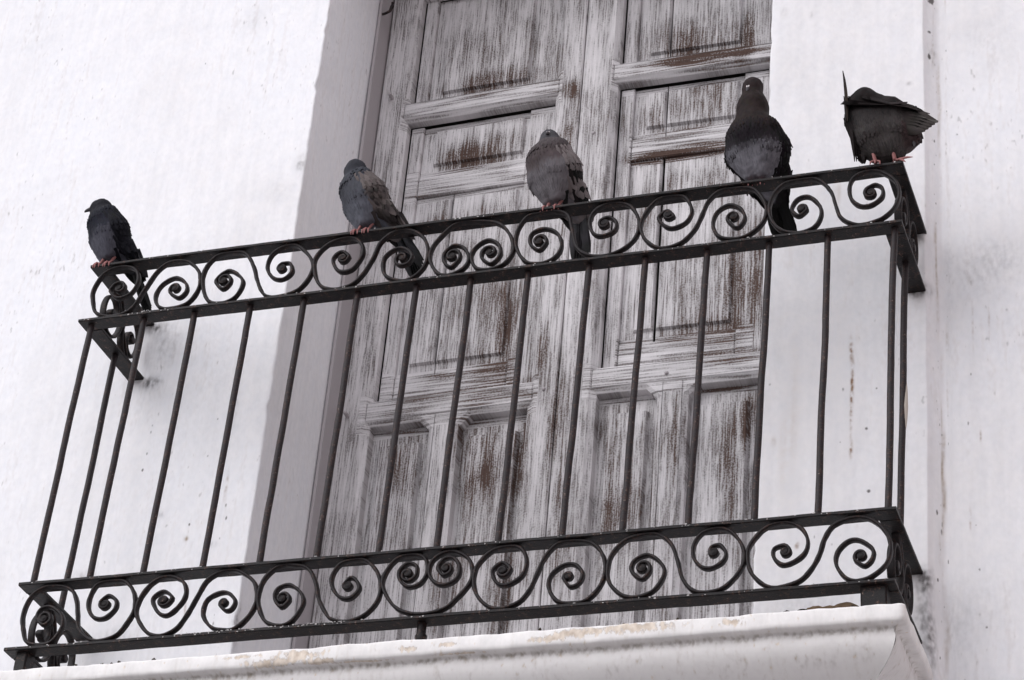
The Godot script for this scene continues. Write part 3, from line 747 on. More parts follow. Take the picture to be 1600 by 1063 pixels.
func build_building() -> void:
	var t := thing("building", "whitewashed plaster building with a deep doorway and a moulded balcony ledge", "building")
	en.seed = 12
	en.frequency = 1.0
	var rows := [-4.4, -3.0, -1.6, -0.7]
	rows.append_array(frange(-0.5, 2.75, 150))
	rows.append_array([3.0])
	# front wall beside the shaded jamb, its rounded corner and the jamb itself
	var left := func(y: float) -> Array:
		var pl := []
		for x in [-7.0, -4.0, -2.0, -1.2]: pl.append([x, 0.0, x, 0.0, 0.0, 1.0])
		for x in frange(-0.95, JL - 0.018, 44): pl.append([x, 0.0, x, 1.0, 0.0, 1.0])
		var e := edge_noise(y, 1.0)
		var r := 0.006 + 0.002 * en.get_noise_2d(y * 5.0, 77.0)
		for k in 6:
			var a := k / 5.0 * PI / 2
			pl.append([JL - e - r + sin(a) * r, -r + cos(a) * r, JL - r + a * r, 0.3, sin(a), cos(a)])
		for z in frange(-0.014, -0.47, 16): pl.append([JL - e * maxf(0.0, 1.0 + z * 9.0), z, JL - z, 0.6, 1.0, 0.0])
		return pl
	obj("wall", swept_wall(left, rows, M.wall_a, 0.0), M.wall_a, t)
	var right := func(y: float) -> Array:
		var pl := []
		for z in frange(-0.47, -0.03, 10): pl.append([JR + edge_noise(y, 3.0) * maxf(0.0, 1.0 + z * 5.0), z, JR + z, 0.6, -1.0, 0.0])
		var e := edge_noise(y, 3.0)
		var r := 0.006
		for k in 6:
			var a := k / 5.0 * PI / 2
			pl.append([JR + e + r - cos(a) * r, -r + sin(a) * r, JR + a * r, 0.3, -cos(a), sin(a)])
		for x in frange(JR + 0.03, STEP_X - 0.02, 16): pl.append([x, 0.0, x, 1.0, 0.0, 1.0])
		r = 0.008
		var e2 := en.get_noise_2d(y * 3.0, 8.0) * 0.003
		for k in 4:
			var a := k / 3.0 * PI / 4
			pl.append([STEP_X + e2 - r + sin(a) * r, -r + cos(a) * r, STEP_X - r + a * r, 0.3, sin(a), cos(a)])
		for k in 5:
			var f := (k + 1) / 6.0
			pl.append([STEP_X + e2 + 0.026 * f, -0.008 - (STEP_D - 0.012) * f, STEP_X + 0.045 * f, 0.3, 0.8, 0.6])
		for k in 4:
			var f := k / 3.0
			pl.append([STEP_X + e2 + 0.026 + 0.012 * f, -STEP_D + 0.004 * (1.0 - f) * (1.0 - f), STEP_X + 0.046 + 0.014 * f, 0.3, 0.3, 0.9])
		for x in frange(STEP_X + 0.06, 3.35, 30): pl.append([x, -STEP_D, x + STEP_D, 1.0, 0.0, 1.0])
		for x in [4.5, 6.0, 9.0]: pl.append([x, -STEP_D, x + STEP_D, 0.0, 0.0, 1.0])
		return pl
	obj("wall", swept_wall(right, rows, M.wall_b, 0.0), M.wall_b, t)
	# upper wall above the doorway and below the sill, well out of the frame
	for q in [[-7.0, STEP_X, 3.0, 6.0, 0.0], [STEP_X, 9.0, 3.0, 6.0, -STEP_D]]:
		var mb := MB.new()
		mb.face([Vector3(q[0], q[2], q[4]), Vector3(q[0], q[3], q[4]), Vector3(q[1], q[3], q[4]), Vector3(q[1], q[2], q[4])], [Vector2(0.1, 0.1), Vector2(0.1, 0.3), Vector2(0.4, 0.3), Vector2(0.4, 0.1)])
		obj("upper_wall", mb, M.plaster, t)
	var pb := MB.new()
	plank(pb, JL + 0.001, JR - 0.001, 2.82, 3.0, -0.47, 0.0, 0.004)
	obj("lintel", pb, M.plaster, t)
	pb = MB.new()
	plank(pb, JL + 0.001, JR - 0.001, -4.4, -0.082, -0.47, -0.001, 0.004)
	obj("lower_wall", pb, M.plaster, t)
	pb = MB.new()
	plank(pb, -7.0, 9.0, 5.9, 6.05, -4.0, 0.45, 0.01)
	obj("roof_cornice", pb, M.plaster, t)
	# the room behind is a closed dark box
	pb = MB.new()
	var c0 := Vector3(-0.3, -0.3, -2.4)
	var c1 := Vector3(2.7, 3.2, -0.471)
	plank(pb, c0.x, c1.x, c0.y - 0.1, c0.y, c0.z, c1.z, 0.002)
	plank(pb, c0.x, c1.x, c1.y, c1.y + 0.1, c0.z, c1.z, 0.002)
	plank(pb, c0.x - 0.1, c0.x, c0.y, c1.y, c0.z, c1.z, 0.002)
	plank(pb, c1.x, c1.x + 0.1, c0.y, c1.y, c0.z, c1.z, 0.002)
	plank(pb, c0.x, c1.x, c0.y, c1.y, c0.z - 0.1, c0.z, 0.002)
	obj("room", pb, M.room, t)
	# thin door frame against the jambs
	for s in 2:
		pb = MB.new()
		if s == 0: plank(pb, JL + 0.003, JL + 0.013, -0.08, 2.8, -0.468, -0.345, 0.003)
		else: plank(pb, JR - 0.013, JR - 0.003, -0.08, 2.8, -0.462, -0.345, 0.003)
		obj("door_frame", pb, M.door_plain, t)
	build_ledge(t)

func build_ledge(t: Node3D) -> void:
	# profile: outward offset from the ledge's face, height, distance round it
	var prof := [Vector2(-0.33, -0.062), Vector2(-0.20, -0.063), Vector2(-0.08, -0.064), Vector2(-0.03, -0.0645), Vector2(-0.008, -0.065), Vector2(-0.002, -0.068), Vector2(0, -0.073),
		Vector2(0.0015, -0.088), Vector2(0.002, -0.100), Vector2(0.001, -0.107), Vector2(-0.003, -0.111), Vector2(-0.016, -0.1125), Vector2(-0.0245, -0.1145), Vector2(-0.0255, -0.121),
		Vector2(-0.022, -0.140), Vector2(-0.026, -0.156), Vector2(-0.034, -0.172), Vector2(-0.048, -0.188), Vector2(-0.066, -0.204), Vector2(-0.090, -0.222), Vector2(-0.12, -0.242), Vector2(-0.15, -0.258), Vector2(-0.19, -0.275), Vector2(-0.24, -0.290), Vector2(-0.33, -0.30)]
	var dist := [0.0]
	for i in range(1, prof.size()): dist.append(dist[i - 1] + prof[i].distance_to(prof[i - 1]))
	var face_d: float = dist[6]
	var zf := 0.3365
	var xl := -0.012
	var xr := 2.3325
	var mb := MB.new()
	# plan path: wall -> corner -> corner -> wall, with mitres
	var path := []   # [x, z, outward x, outward z, s]
	for f in frange(-0.05, 0.97, 9): path.append([xl, zf * f, -1.0, 0.0, -0.34 + zf * f])
	path.append([xl + 0.006, zf - 0.002, -0.85, 0.85, -0.005])
	for f in frange(0.006, 0.994, 150): path.append([lerpf(xl, xr, f), zf, 0.0, 1.0, lerpf(xl, xr, f)])
	path.append([xr - 0.006, zf - 0.002, 0.85, 0.85, xr + 0.002])
	for f in frange(0.97, -0.25, 12): path.append([xr, zf * f, 1.0, 0.0, xr + zf * (1.0 - f)])
	var np := prof.size()
	for i in path.size():
		var q: Array = path[i]
		for k in np:
			var o: float = prof[k].x
			var s: float = q[4]
			var lump: float = en.get_noise_2d(s * 7.0, float(dist[k]) * 8.0 + 200.0) * 0.0035 + en.get_noise_2d(s * 30.0, float(dist[k]) * 30.0 + 70.0) * 0.0012
			if k < 2 or k > np - 3: lump = 0.0
			var px: float = q[0] + q[2] * (o + lump)
			var pz: float = q[1] + q[3] * (o + lump)
			# keep the mitres where front and side profiles meet
			if q[2] == 0.0: px = clampf(px, xl - o, xr + o) if xl - o < xr + o else px
			elif q[3] == 0.0: pz = minf(pz, zf + o)
			mb.add(Vector3(px, prof[k].y + lump * 0.7, pz), Vector2((s + 0.4) / 3.1, (float(dist[k]) - face_d + 0.05) / 0.62))
	for i in path.size() - 1:
		for k in np - 1:
			var a := i * np + k
			mb.quad(a, a + np, a + np + 1, a + 1)
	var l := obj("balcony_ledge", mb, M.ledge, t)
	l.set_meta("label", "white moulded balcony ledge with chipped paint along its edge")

# ---------------------------------------------------------------- the two door leaves
func door_uv(mb: MB) -> void:
	for i in mb.v.size():
		mb.uv[i] = Vector2((mb.v[i].x - DX0) / DXW, 1.0 - (mb.v[i].y - DY0) / DYH)

# bolection strip: a bevelled moulding along an edge, cross-section triangle-like
func build_leaf(rightleaf: bool) -> void:
	var t: Node3D
	var x0: float; var x1: float; var ox0: float; var ox1: float; var dy: float
	if rightleaf:
		t = thing("door_leaf", "weathered white wooden door leaf with a split panel, half hidden by the wall", "door", Vector3.ZERO, "leaves of the balcony door")
		x0 = 1.186; x1 = JR - 0.016; ox0 = 1.285; ox1 = 1.792; dy = 0.02
	else:
		t = thing("door_leaf", "weathered white wooden door leaf hung beside the shaded plaster jamb", "door", Vector3.ZERO, "leaves of the balcony door")
		x0 = JL + 0.016; x1 = 1.182; ox0 = 0.580; ox1 = 1.108; dy = 0.0
	var bot := -0.075
	var top := 2.79
	var z := DOOR_Z
	var zb := z - 0.056
	var zs := z - 0.041         # face of the shutter inside
	var parts := []             # [name, mb]
	var mb: MB
	# stiles
	for s in [[x0, ox0 - 0.0], [ox1 + 0.0, x1]]:
		mb = MB.new(); plank(mb, s[0], s[1], bot, top, zb, z, 0.004); parts.append(["stile", mb])
	# rails
	var r1b := 2.182 + dy
	var r1t := 2.238 + dy
	var r2b := 1.056 + dy
	var r2t := 1.118 + dy
	for r in [[r1b, r1t], [r2b, r2t], [bot, 0.10], [2.70, top]]:
		mb = MB.new(); plank(mb, ox0 + 0.001, ox1 - 0.001, r[0], r[1], zb, z - 0.0025, 0.003); parts.append(["rail", mb])
	# mouldings round the two glazing openings (sloping inwards)
	var ops := [[r2t, r1b], [r1t, 2.70]]
	for o in ops:
		var m := 0.013
		var zz := z - 0.018
		var A := [Vector3(ox0, o[0], z - 0.004), Vector3(ox1, o[0], z - 0.004), Vector3(ox1, o[1], z - 0.004), Vector3(ox0, o[1], z - 0.004)]
		var B := [Vector3(ox0 + m, o[0] + m, zz), Vector3(ox1 - m, o[0] + m, zz), Vector3(ox1 - m, o[1] - m, zz), Vector3(ox0 + m, o[1] - m, zz)]
		var Dd := [Vector3(ox0 + m, o[0] + m, zs - 0.004), Vector3(ox1 - m, o[0] + m, zs - 0.004), Vector3(ox1 - m, o[1] - m, zs - 0.004), Vector3(ox0 + m, o[1] - m, zs - 0.004)]
		for i in 4:
			var j := (i + 1) % 4
			mb = MB.new()
			mb.face([A[j], A[i], B[i], B[j]])
			mb.face([B[j], B[i], Dd[i], Dd[j]])
			parts.append(["moulding", mb])
	# shutter behind: stiles, rails and boards
	var sx0 := ox0 + 0.018
	var sx1 := ox1 - 0.018
	var fx0 := ox0 + 0.060
	var fx1 := ox1 - 0.095 if rightleaf else ox1 - 0.105
	var zsb := zs - 0.022
	for s in [[sx0, fx0, r2t], [fx1, sx1, r2t], [sx0, fx0, r1t + 0.02], [fx1, sx1, r1t + 0.02]]:
		mb = MB.new()
		plank(mb, s[0], s[1], s[2] + 0.018 if s[2] == r2t else r1t + 0.018, r1b - 0.018 if s[2] == r2t else 2.69, zsb, zs, 0.003)
		parts.append(["shutter_stile", mb])
	for r in [[1.888 + dy, 1.966 + dy], [r2t + 0.019, 1.222 + dy]]:
		mb = MB.new(); plank(mb, fx0 + 0.001, fx1 - 0.001, r[0], r[1], zsb, zs - 0.003, 0.004); parts.append(["shutter_rail", mb])
	# boards of the shutter panels, raised in the middle
	var fields := [[1.223 + dy, 1.887 + dy], [1.967 + dy, r1b - 0.018], [r1t + 0.018, 2.69]]
	for f in fields:
		var cuts := [fx0 + 0.001, fx0 + (0.105 if rightleaf else 0.125), fx1 - 0.001]
		if f[0] > 1.9 and not rightleaf: cuts = [fx0 + 0.001, fx1 - 0.001]
		for i in cuts.size() - 1:
			mb = MB.new()
			var gap := 0.0040 if rightleaf and f[0] < 1.5 else 0.0016
			var a: float = cuts[i] + (gap if i > 0 else 0.0)
			var b: float = cuts[i + 1] - (gap if i < cuts.size() - 2 else 0.0)
			var rim := 0.040 if f[0] > 1.5 or true else 0.0
			# flat margin, then the raised field
			plank(mb, a, b, f[0], f[1], zsb, zs - 0.014, 0.0)
			var fa: float = a + (rim if i == 0 else 0.0)
			var fb: float = b - (rim * 0.45 if i == cuts.size() - 2 else 0.0)
			raised(mb, [Vector2(fa, f[0] + rim), Vector2(fb, f[0] + rim), Vector2(fb, f[1] - rim * 0.5), Vector2(fa, f[1] - rim * 0.5)], zs - 0.0138, zs - 0.003, 0.005)
			parts.append(["panel", mb])
	# lower part: two tall panels with cut corners and the muntin between them
	var px0 := ox0 - 0.018
	var px1 := ox1 + 0.010
	var mid := (px0 + px1) / 2.0 - 0.005
	mb = MB.new(); plank(mb, mid - 0.030, mid + 0.030, 0.10, r2b, zb, z - 0.0035, 0.003); parts.append(["muntin", mb])
	for p in [[ox0, mid - 0.030], [mid + 0.030, ox1]]:
		var a: float = p[0]
		var b: float = p[1]
		var ch := 0.034
		# corner blocks and frame moulding
		mb = MB.new()
		var inn := 0.016
		plank(mb, a + 0.0005, b - 0.0005, 0.101, r2b - 0.0005, zb, z - 0.044, 0.0)
		parts.append(["panel", mb])
		raised(mb, [Vector2(a + 0.045, 0.15), Vector2(b - 0.045, 0.15), Vector2(b - 0.045, r2b - 0.075), Vector2(a + 0.045, r2b - 0.075)], z - 0.0439, z - 0.024, 0.006)
		mb = MB.new()
		# moulding with cut top corners
		var O := [Vector2(a, 0.10), Vector2(b, 0.10), Vector2(b, r2b), Vector2(a, r2b)]
		var I := [Vector2(a + inn, 0.10 + inn), Vector2(b - inn, 0.10 + inn), Vector2(b - inn, r2b - inn), Vector2(a + inn, r2b - inn)]
		for i in 4:
			var j := (i + 1) % 4
			mb.face([Vector3(O[j].x, O[j].y, z - 0.004), Vector3(O[i].x, O[i].y, z - 0.004), Vector3(I[i].x, I[i].y, z - 0.014), Vector3(I[j].x, I[j].y, z - 0.014)])
			mb.face([Vector3(I[j].x, I[j].y, z - 0.014), Vector3(I[i].x, I[i].y, z - 0.014), Vector3(I[i].x, I[i].y, z - 0.044), Vector3(I[j].x, I[j].y, z - 0.044)])
		# the cut corner next to the muntin
		var cx: float = b if p[0] == ox0 else a
		var dirx := -1.0 if p[0] == ox0 else 1.0
		var tri := [Vector3(cx, r2b, z - 0.005), Vector3(cx + dirx * (ch + inn), r2b, z - 0.005), Vector3(cx, r2b - ch - inn, z - 0.005)]
		var tri2 := [Vector3(cx + dirx * (ch + inn), r2b, z - 0.005), Vector3(cx + dirx * (ch + inn) , r2b - inn, z - 0.014), Vector3(cx + dirx * inn, r2b - ch - inn, z - 0.014), Vector3(cx, r2b - ch - inn, z - 0.005)]
		var tri3 := [tri2[1], tri2[1] + Vector3(0, 0, -0.03), tri2[2] + Vector3(0, 0, -0.03), tri2[2]]
		if dirx > 0: tri.reverse(); tri2.reverse(); tri3.reverse()
		mb.face(tri); mb.face(tri2); mb.face(tri3)
		parts.append(["moulding", mb])
	# the meeting strip on the edge of the leaf
	for q in parts:
		door_uv(q[1])
		if not rightleaf:
			# the leaf stands slightly ajar: its hinge side is farther in
			var bs := Basis(Vector3.UP, -0.035)
			for i in q[1].v.size():
				q[1].v[i] = bs * (q[1].v[i] - Vector3(x1, 0, DOOR_Z)) + Vector3(x1, 0, DOOR_Z)
		obj(q[0], q[1], M.door, t)
	# bolt heads
	var bolts := [[0.535, 2.27], [0.525, 1.08], [1.143, 1.09], [1.135, 0.2]] if not rightleaf else [[1.235, 1.12], [1.235, 2.0], [1.51, 1.10]]
	for b in bolts:
		mb = MB.new()
		tube(mb, [Vector3(b[0], b[1], z - 0.006 - (0.02 if not rightleaf else 0.0)), Vector3(b[0], b[1], z + 0.0015), Vector3(b[0], b[1], z + 0.004)], [0.006, 0.006, 0.004], 8)
		obj("bolt", mb, M.door_plain, t)

# ---------------------------------------------------------------- pigeons
var caps := PackedFloat32Array()      # ax ay az bx by bz ra rb
var fluff := FastNoiseLite.new()
var blend := 0.018

func cap(a: Vector3, b: Vector3, ra: float, rb: float) -> void:
	caps.append_array(PackedFloat32Array([a.x, a.y, a.z, b.x, b.y, b.z, ra, rb]))

func sdf(x: float, y: float, z: float) -> float:
	var d := 1e3
	var n := caps.size()
	var i := 0
	while i < n:
		var ax := caps[i]; var ay := caps[i + 1]; var az := caps[i + 2]
		var bx := caps[i + 3] - ax; var by := caps[i + 4] - ay; var bz := caps[i + 5] - az
		var px := x - ax; var py := y - ay; var pz := z - az
		var l := bx * bx + by * by + bz * bz
		var t := 0.0
		if l > 1e-12: t = clampf((px * bx + py * by + pz * bz) / l, 0.0, 1.0)
		px -= bx * t; py -= by * t; pz -= bz * t
		var e := sqrt(px * px + py * py + pz * pz) - (caps[i + 6] + (caps[i + 7] - caps[i + 6]) * t)
		var h := blend - absf(d - e)
		d = minf(d, e)
		if h > 0.0: d -= h * h / (4.0 * blend)
		i += 8
	return d

func sdf_normal(p: Vector3) -> Vector3:
	var e := 0.002
	return Vector3(sdf(p.x + e, p.y, p.z) - sdf(p.x - e, p.y, p.z), sdf(p.x, p.y + e, p.z) - sdf(p.x, p.y - e, p.z), sdf(p.x, p.y, p.z + e) - sdf(p.x, p.y, p.z - e)).normalized()

# surface nets over the capsules' field
func nets(lo: Vector3, hi: Vector3, cell: float, colour: Callable) -> MB:
	var nx := int(ceil((hi.x - lo.x) / cell / 4.0)) * 4 + 1
	var ny := int(ceil((hi.y - lo.y) / cell / 4.0)) * 4 + 1
	var nz := int(ceil((hi.z - lo.z) / cell / 4.0)) * 4 + 1
	var g := PackedFloat32Array()
	g.resize(nx * ny * nz)
	g.fill(1.0)
	var reach := cell * 4.0 * 0.87 + cell
	for bz in range(0, nz, 4):
		for by in range(0, ny, 4):
			for bx in range(0, nx, 4):
				var dc := sdf(lo.x + (bx + 2) * cell, lo.y + (by + 2) * cell, lo.z + (bz + 2) * cell)
				var far := absf(dc) > reach + 0.004
				for k in range(bz, mini(bz + 4, nz)):
					for j in range(by, mini(by + 4, ny)):
						for i in range(bx, mini(bx + 4, nx)):
							var q := (k * ny + j) * nx + i
							if far: g[q] = dc
							else:
								var x := lo.x + i * cell
								var y := lo.y + j * cell
								var z := lo.z + k * cell
								g[q] = sdf(x, y, z) + fluff.get_noise_3d(x * 1000.0, y * 650.0, z * 1000.0) * 0.0022
	var mb := MB.new()
	var ids := PackedInt32Array()
	ids.resize(nx * ny * nz)
	ids.fill(-1)
	var off := [0, 1, nx, nx + 1, nx * ny, nx * ny + 1, nx * ny + nx, nx * ny + nx + 1]
	for k in nz - 1:
		for j in ny - 1:
			for i in nx - 1:
				var q := (k * ny + j) * nx + i
				var s0 := g[q] < 0.0
				var same := true
				for c in range(1, 8):
					if (g[q + off[c]] < 0.0) != s0:
						same = false
						break
				if same: continue
				var sum := Vector3.ZERO
				var cnt := 0
				for c in 8:
					for ax in 3:
						var bit := 1 << ax
						if c & bit: continue
						var a := g[q + off[c]]
						var b := g[q + off[c | bit]]
						if (a < 0.0) == (b < 0.0): continue
						var t := a / (a - b)
						var p := Vector3(c & 1, (c >> 1) & 1, (c >> 2) & 1)
						p[ax] += t
						sum += p
						cnt += 1
				var pos := lo + (Vector3(i, j, k) + sum / cnt) * cell
				ids[q] = mb.add(pos, Vector2.ZERO, colour.call(pos))
	var st := [1, nx, nx * ny]
	for k in range(1, nz - 1):
		for j in range(1, ny - 1):
			for i in range(1, nx - 1):
				var q := (k * ny + j) * nx + i
				for ax in 3:
					var a := g[q] < 0.0
					if a == (g[q + st[ax]] < 0.0): continue
					var u: int = st[(ax + 1) % 3]
					var v: int = st[(ax + 2) % 3]
					var i0 := ids[q]; var i1 := ids[q - u]; var i2 := ids[q - u - v]; var i3 := ids[q - v]
					if i0 < 0 or i1 < 0 or i2 < 0 or i3 < 0: continue
					if a: mb.quad(i0, i3, i2, i1)
					else: mb.quad(i0, i1, i2, i3)
	return mb

# one feather: a cambered blade from p along d, face normal n
func feather(mb: MB, p: Vector3, d: Vector3, n: Vector3, L: float, w: float, c0: Color, c1: Color, camber := 0.12, curl := 0.0) -> void:
	var side := d.cross(n).normalized()
	var s := mb.v.size()
	var prof := [0.35, 0.8, 1.0, 0.98, 0.74, 0.16]
	for i in 6:
		var f := i / 5.0
		var ww: float = w * 0.5 * prof[i]
		var o := p + d * L * f + n * (curl * L * f * f)
		var col := c0.lerp(c1, sstep(0.55, 0.9, f))
		mb.add(o - side * ww - n * ww * camber * 2.0, Vector2(0, f), col)
		mb.add(o + n * 0.0012, Vector2(0.5, f), col * Color(0.86, 0.86, 0.86))
		mb.add(o + side * ww - n * ww * camber * 2.0, Vector2(1, f), col)
		mb.add(o - n * 0.0012, Vector2(0.5, f), col)
	for i in 5:
		for k in 4:
			var a := s + i * 4 + k
			var b := s + i * 4 + (k + 1) % 4
			mb.quad(a, b, b + 4, a + 4)

func surf(p: Vector3, dir: Vector3) -> Vector3:
	# march inwards along dir until the body is met
	for i in 40:
		var d := sdf(p.x, p.y, p.z)
		if d < 0.0008: return p
		p += dir * maxf(d * 0.9, 0.0006)
	return Vector3.INF

func lin(r: float, g: float, b: float) -> Color: return Color(r, g, b)

func pigeon_feet(t: Node3D, feet: Array, knee: float, toe_fwd: Vector3, edge: float) -> void:
	# edge: distance from the foot to the rail's front edge along toe_fwd
	for f in feet:
		var mb := MB.new()
		tube(mb, [f + Vector3(0, knee, -0.012), f + Vector3(0, knee * 0.45, -0.004), f + Vector3(0, 0.006, 0)], [0.0055, 0.0036, 0.0042], 8)
		var leg := obj("leg", mb, M.leg, t)
		var side := toe_fwd.cross(Vector3.UP)
		for k in 4:
			var an: float = [-0.5, 0.0, 0.5, PI][k]
			var dd := (toe_fwd * cos(an) + side * sin(an)).normalized()
			var L: float = [0.024, 0.030, 0.024, 0.016][k]
			mb = MB.new()
			var pts := [f + Vector3(0, 0.006, 0)]
			var e: float = minf(L * 0.6, maxf(0.006, edge / maxf(0.3, absf(cos(an))))) if k < 3 else L * 0.6
			pts.append(f + dd * e * 0.6 + Vector3(0, 0.0065, 0))
			pts.append(f + dd * e + Vector3(0, 0.003, 0))
			pts.append(f + dd * (e + (L - e) * 0.45) + Vector3(0, 0.003 - (L - e) * 0.75, 0))
			pts.append(f + dd * (e + (L - e) * 0.5) + Vector3(0, -0.002 - (L - e) * 1.15, 0))
			tube(mb, pts, [0.0036, 0.0034, 0.0032, 0.0026, 0.0010], 7)
			obj("toe", mb, M.leg, leg)

func pigeon_head_bits(t: Node3D, h: Vector3, hf: Vector3, r: float, beak_col: Material, cs: float) -> void:
	var right := hf.cross(Vector3.UP).normalized()
	var up := right.cross(hf).normalized()
	var mb := MB.new()
	var b := h + hf * (r * 0.76 + 0.0065) - up * r * 0.14
	tube(mb, [b - hf * 0.004, b + hf * 0.006 - up * 0.001, b + hf * 0.013 - up * 0.003, b + hf * 0.019 - up * 0.0065, b + hf * 0.0205 - up * 0.009], [0.0078, 0.0062, 0.0048, 0.0030, 0.0008], 9)
	obj("beak", mb, beak_col, t)
	mb = MB.new()
	for s in [-1.0, 1.0]:
		tube(mb, [b + hf * 0.001 + up * 0.0035 + right * s * 0.0025, b + hf * 0.005 + up * 0.0045 + right * s * 0.0026, b + hf * 0.0085 + up * 0.003 + right * s * 0.002], [0.0036 * cs, 0.0050 * cs, 0.0026 * cs], 7)
	obj("cere", mb, M.cere, t)
	for s in [-1.0, 1.0]:
		mb = MB.new()
		var c: Vector3 = h + right * s * r * 0.86 + hf * r * 0.32 + up * r * 0.18
		var nrm: Vector3 = right * s
		tube(mb, [c - nrm * 0.004, c - nrm * 0.0005, c + nrm * 0.0012], [0.0052, 0.0048, 0.0034], 10)
		var e := obj("eye", mb, M.eye, t)
		mb = MB.new()
		tube(mb, [c + nrm * 0.0008, c + nrm * 0.0019, c + nrm * 0.0023], [0.0025, 0.0022, 0.0008], 8)
		obj("pupil", mb, M.pupil, e)

# an upright pigeon perched across the rail; s holds its pose and colours
func pigeon(s: Dictionary) -> void:
	var t := thing("pigeon", s.label, "pigeon", s.at, "pigeons perched on the top rail")
	t.rotation.y = s.yaw
	var rng := RandomNumberGenerator.new()
	rng.seed = s.seed
	fluff.seed = s.seed
	fluff.frequency = 0.11
	var k: float = s.k             # size
	var h: Vector3 = s.head
	var wd: float = s.get("wide", 1.0)
	var up: float = s.get("tall", 1.0)
	var nr: float = s.get("neck", 1.0)
	var tip: Vector3 = s.tail
	caps = PackedFloat32Array()
	blend = 0.022
	var V := func(x: float, y: float, z: float) -> Vector3: return Vector3(x * wd, y * up, z) * k
	# trunk, two rows so that it is wider than deep
	for e in [-1.0, 1.0]:
		cap(V.call(0.018 * e, 0.142, 0.024), V.call(0.022 * e, 0.106, 0.006), 0.042 * k, 0.045 * k)
		cap(V.call(0.022 * e, 0.106, 0.006), V.call(0.013 * e, 0.064, -0.004), 0.045 * k, 0.028 * k)
		# wing
		cap(V.call(0.046 * e, 0.154, 0.026), V.call(0.053 * e, 0.114, 0.000), 0.020 * k, 0.022 * k)
		cap(V.call(0.053 * e, 0.114, 0.000), V.call(0.043 * e, 0.062, -0.048), 0.022 * k, 0.015 * k)
		cap(V.call(0.043 * e, 0.062, -0.048), V.call(0.024 * e, 0.020, -0.105), 0.014 * k, 0.007 * k)
		# thigh
		cap(V.call(0.021 * e, 0.060, 0.006), V.call(0.019 * e, 0.034, 0.004), 0.021 * k, 0.011 * k)
	if s.has("puff"): cap(V.call(-0.022, 0.160, 0.018), V.call(0.022, 0.160, 0.018), s.puff, s.puff)
	cap(V.call(0, 0.085, -0.020), V.call(0, 0.045, -0.075), 0.046 * k, 0.024 * k)
	cap(V.call(0, 0.045, -0.075), V.call(0, 0.022, -0.108), 0.024 * k, 0.013 * k)
	# neck and head
	var nb: Vector3 = V.call(0, 0.150, 0.030)
	var hf := Basis(Vector3.UP, s.head_yaw) * Basis(Vector3.RIGHT, s.get("head_pitch", 0.1)) * Vector3(0, 0, 1)
	var hr: float = 0.0225 * s.get("head_r", 1.0)
	var nm := nb.lerp(h, 0.55) + Vector3(0, 0, -0.004)
	var nt: float = s.get("neck_top", 1.0)
	cap(nb, nm, 0.042 * k * nr, 0.030 * k * nr * nt)
	cap(nm, h - hf * 0.004 - Vector3(0, 0.004, 0), 0.030 * k * nr * nt, hr * 0.92)
	cap(h - hf * 0.006, h + hf * 0.008, hr, hr * 0.76)
	var col := func(p: Vector3) -> Color:
		var m := fluff.get_noise_3d(p.x * 260.0, p.y * 260.0, p.z * 260.0) * 0.5 + fluff.get_noise_3d(p.x * 900.0, p.y * 420.0, p.z * 900.0) * 0.5
		var y: float = p.y / (k * up)
		var c: Color = s.belly
		c = c.lerp(s.breast, sstep(s.get("line", 0.085) - 0.016, s.get("line", 0.085) + 0.016, y + m * 0.03 - absf(p.x) * 0.12))
		c = c.lerp(s.neck_c, sstep(0.135, 0.165, y + m * 0.02))
		c = c.lerp(s.head_c, sstep(h.y - 0.035, h.y - 0.015, p.y + m * 0.01))
		# back and wings
		var back := sstep(0.0, 0.012, -p.z / k + absf(p.x) / k * 1.1 - 0.050 - maxf(0.0, 0.10 - y) * 0.35 + m * 0.008)
		if y < 0.165: c = c.lerp(s.wing, back)
		var v: float = 1.0 + m * float(s.get("mottle", 0.5))
		return Color(c.r * v, c.g * v, c.b * v)
	var top := maxf(h.y + hr, 0.20 * k * up) + 0.02
	var body := nets(Vector3(-0.105, -0.012, -0.15), Vector3(0.105, top, 0.10), 0.0046, col)
	obj("body", body, M.feather, t)
	# small overlapping feathers of breast, flanks and belly
	var pm := MB.new()
	var top_y: float = minf(0.176 * k * up, h.y - 0.03)
	for r in 17:
		var y := lerpf(top_y, 0.040 * k, r / 16.0)
		var nc := 22
		for c in nc:
			var an := lerpf(-1.75, 1.75, (c + 0.5 * (r % 2)) / (nc - 0.5)) + rng.randf_range(-0.04, 0.04)
			var dir := Vector3(sin(an), 0, cos(an))
			var p := surf(Vector3(0, y + rng.randf_range(-0.002, 0.002), 0.008) + dir * 0.13, -dir)
			if p == Vector3.INF: continue
			var n := sdf_normal(p)
			var d := Vector3(0, -1, -0.12)
			d = (d - n * d.dot(n)).normalized()
			var c0: Color = col.call(p)
			var c1: Color = c0 * rng.randf_range(0.86, 1.0)
			var cj := rng.randf_range(0.92, 1.14)
			feather(pm, p - d * 0.011 - n * 0.0012, (d + n * 0.018).normalized(), n, 0.027 * k, 0.020 * k, Color(c1.r, c1.g, c1.b), Color(c0.r * cj, c0.g * cj, c0.b * cj), 0.16, -0.10)
	var pl := obj("plumage", pm, M.feather, t)
	pl.set_meta("kind", "stuff")
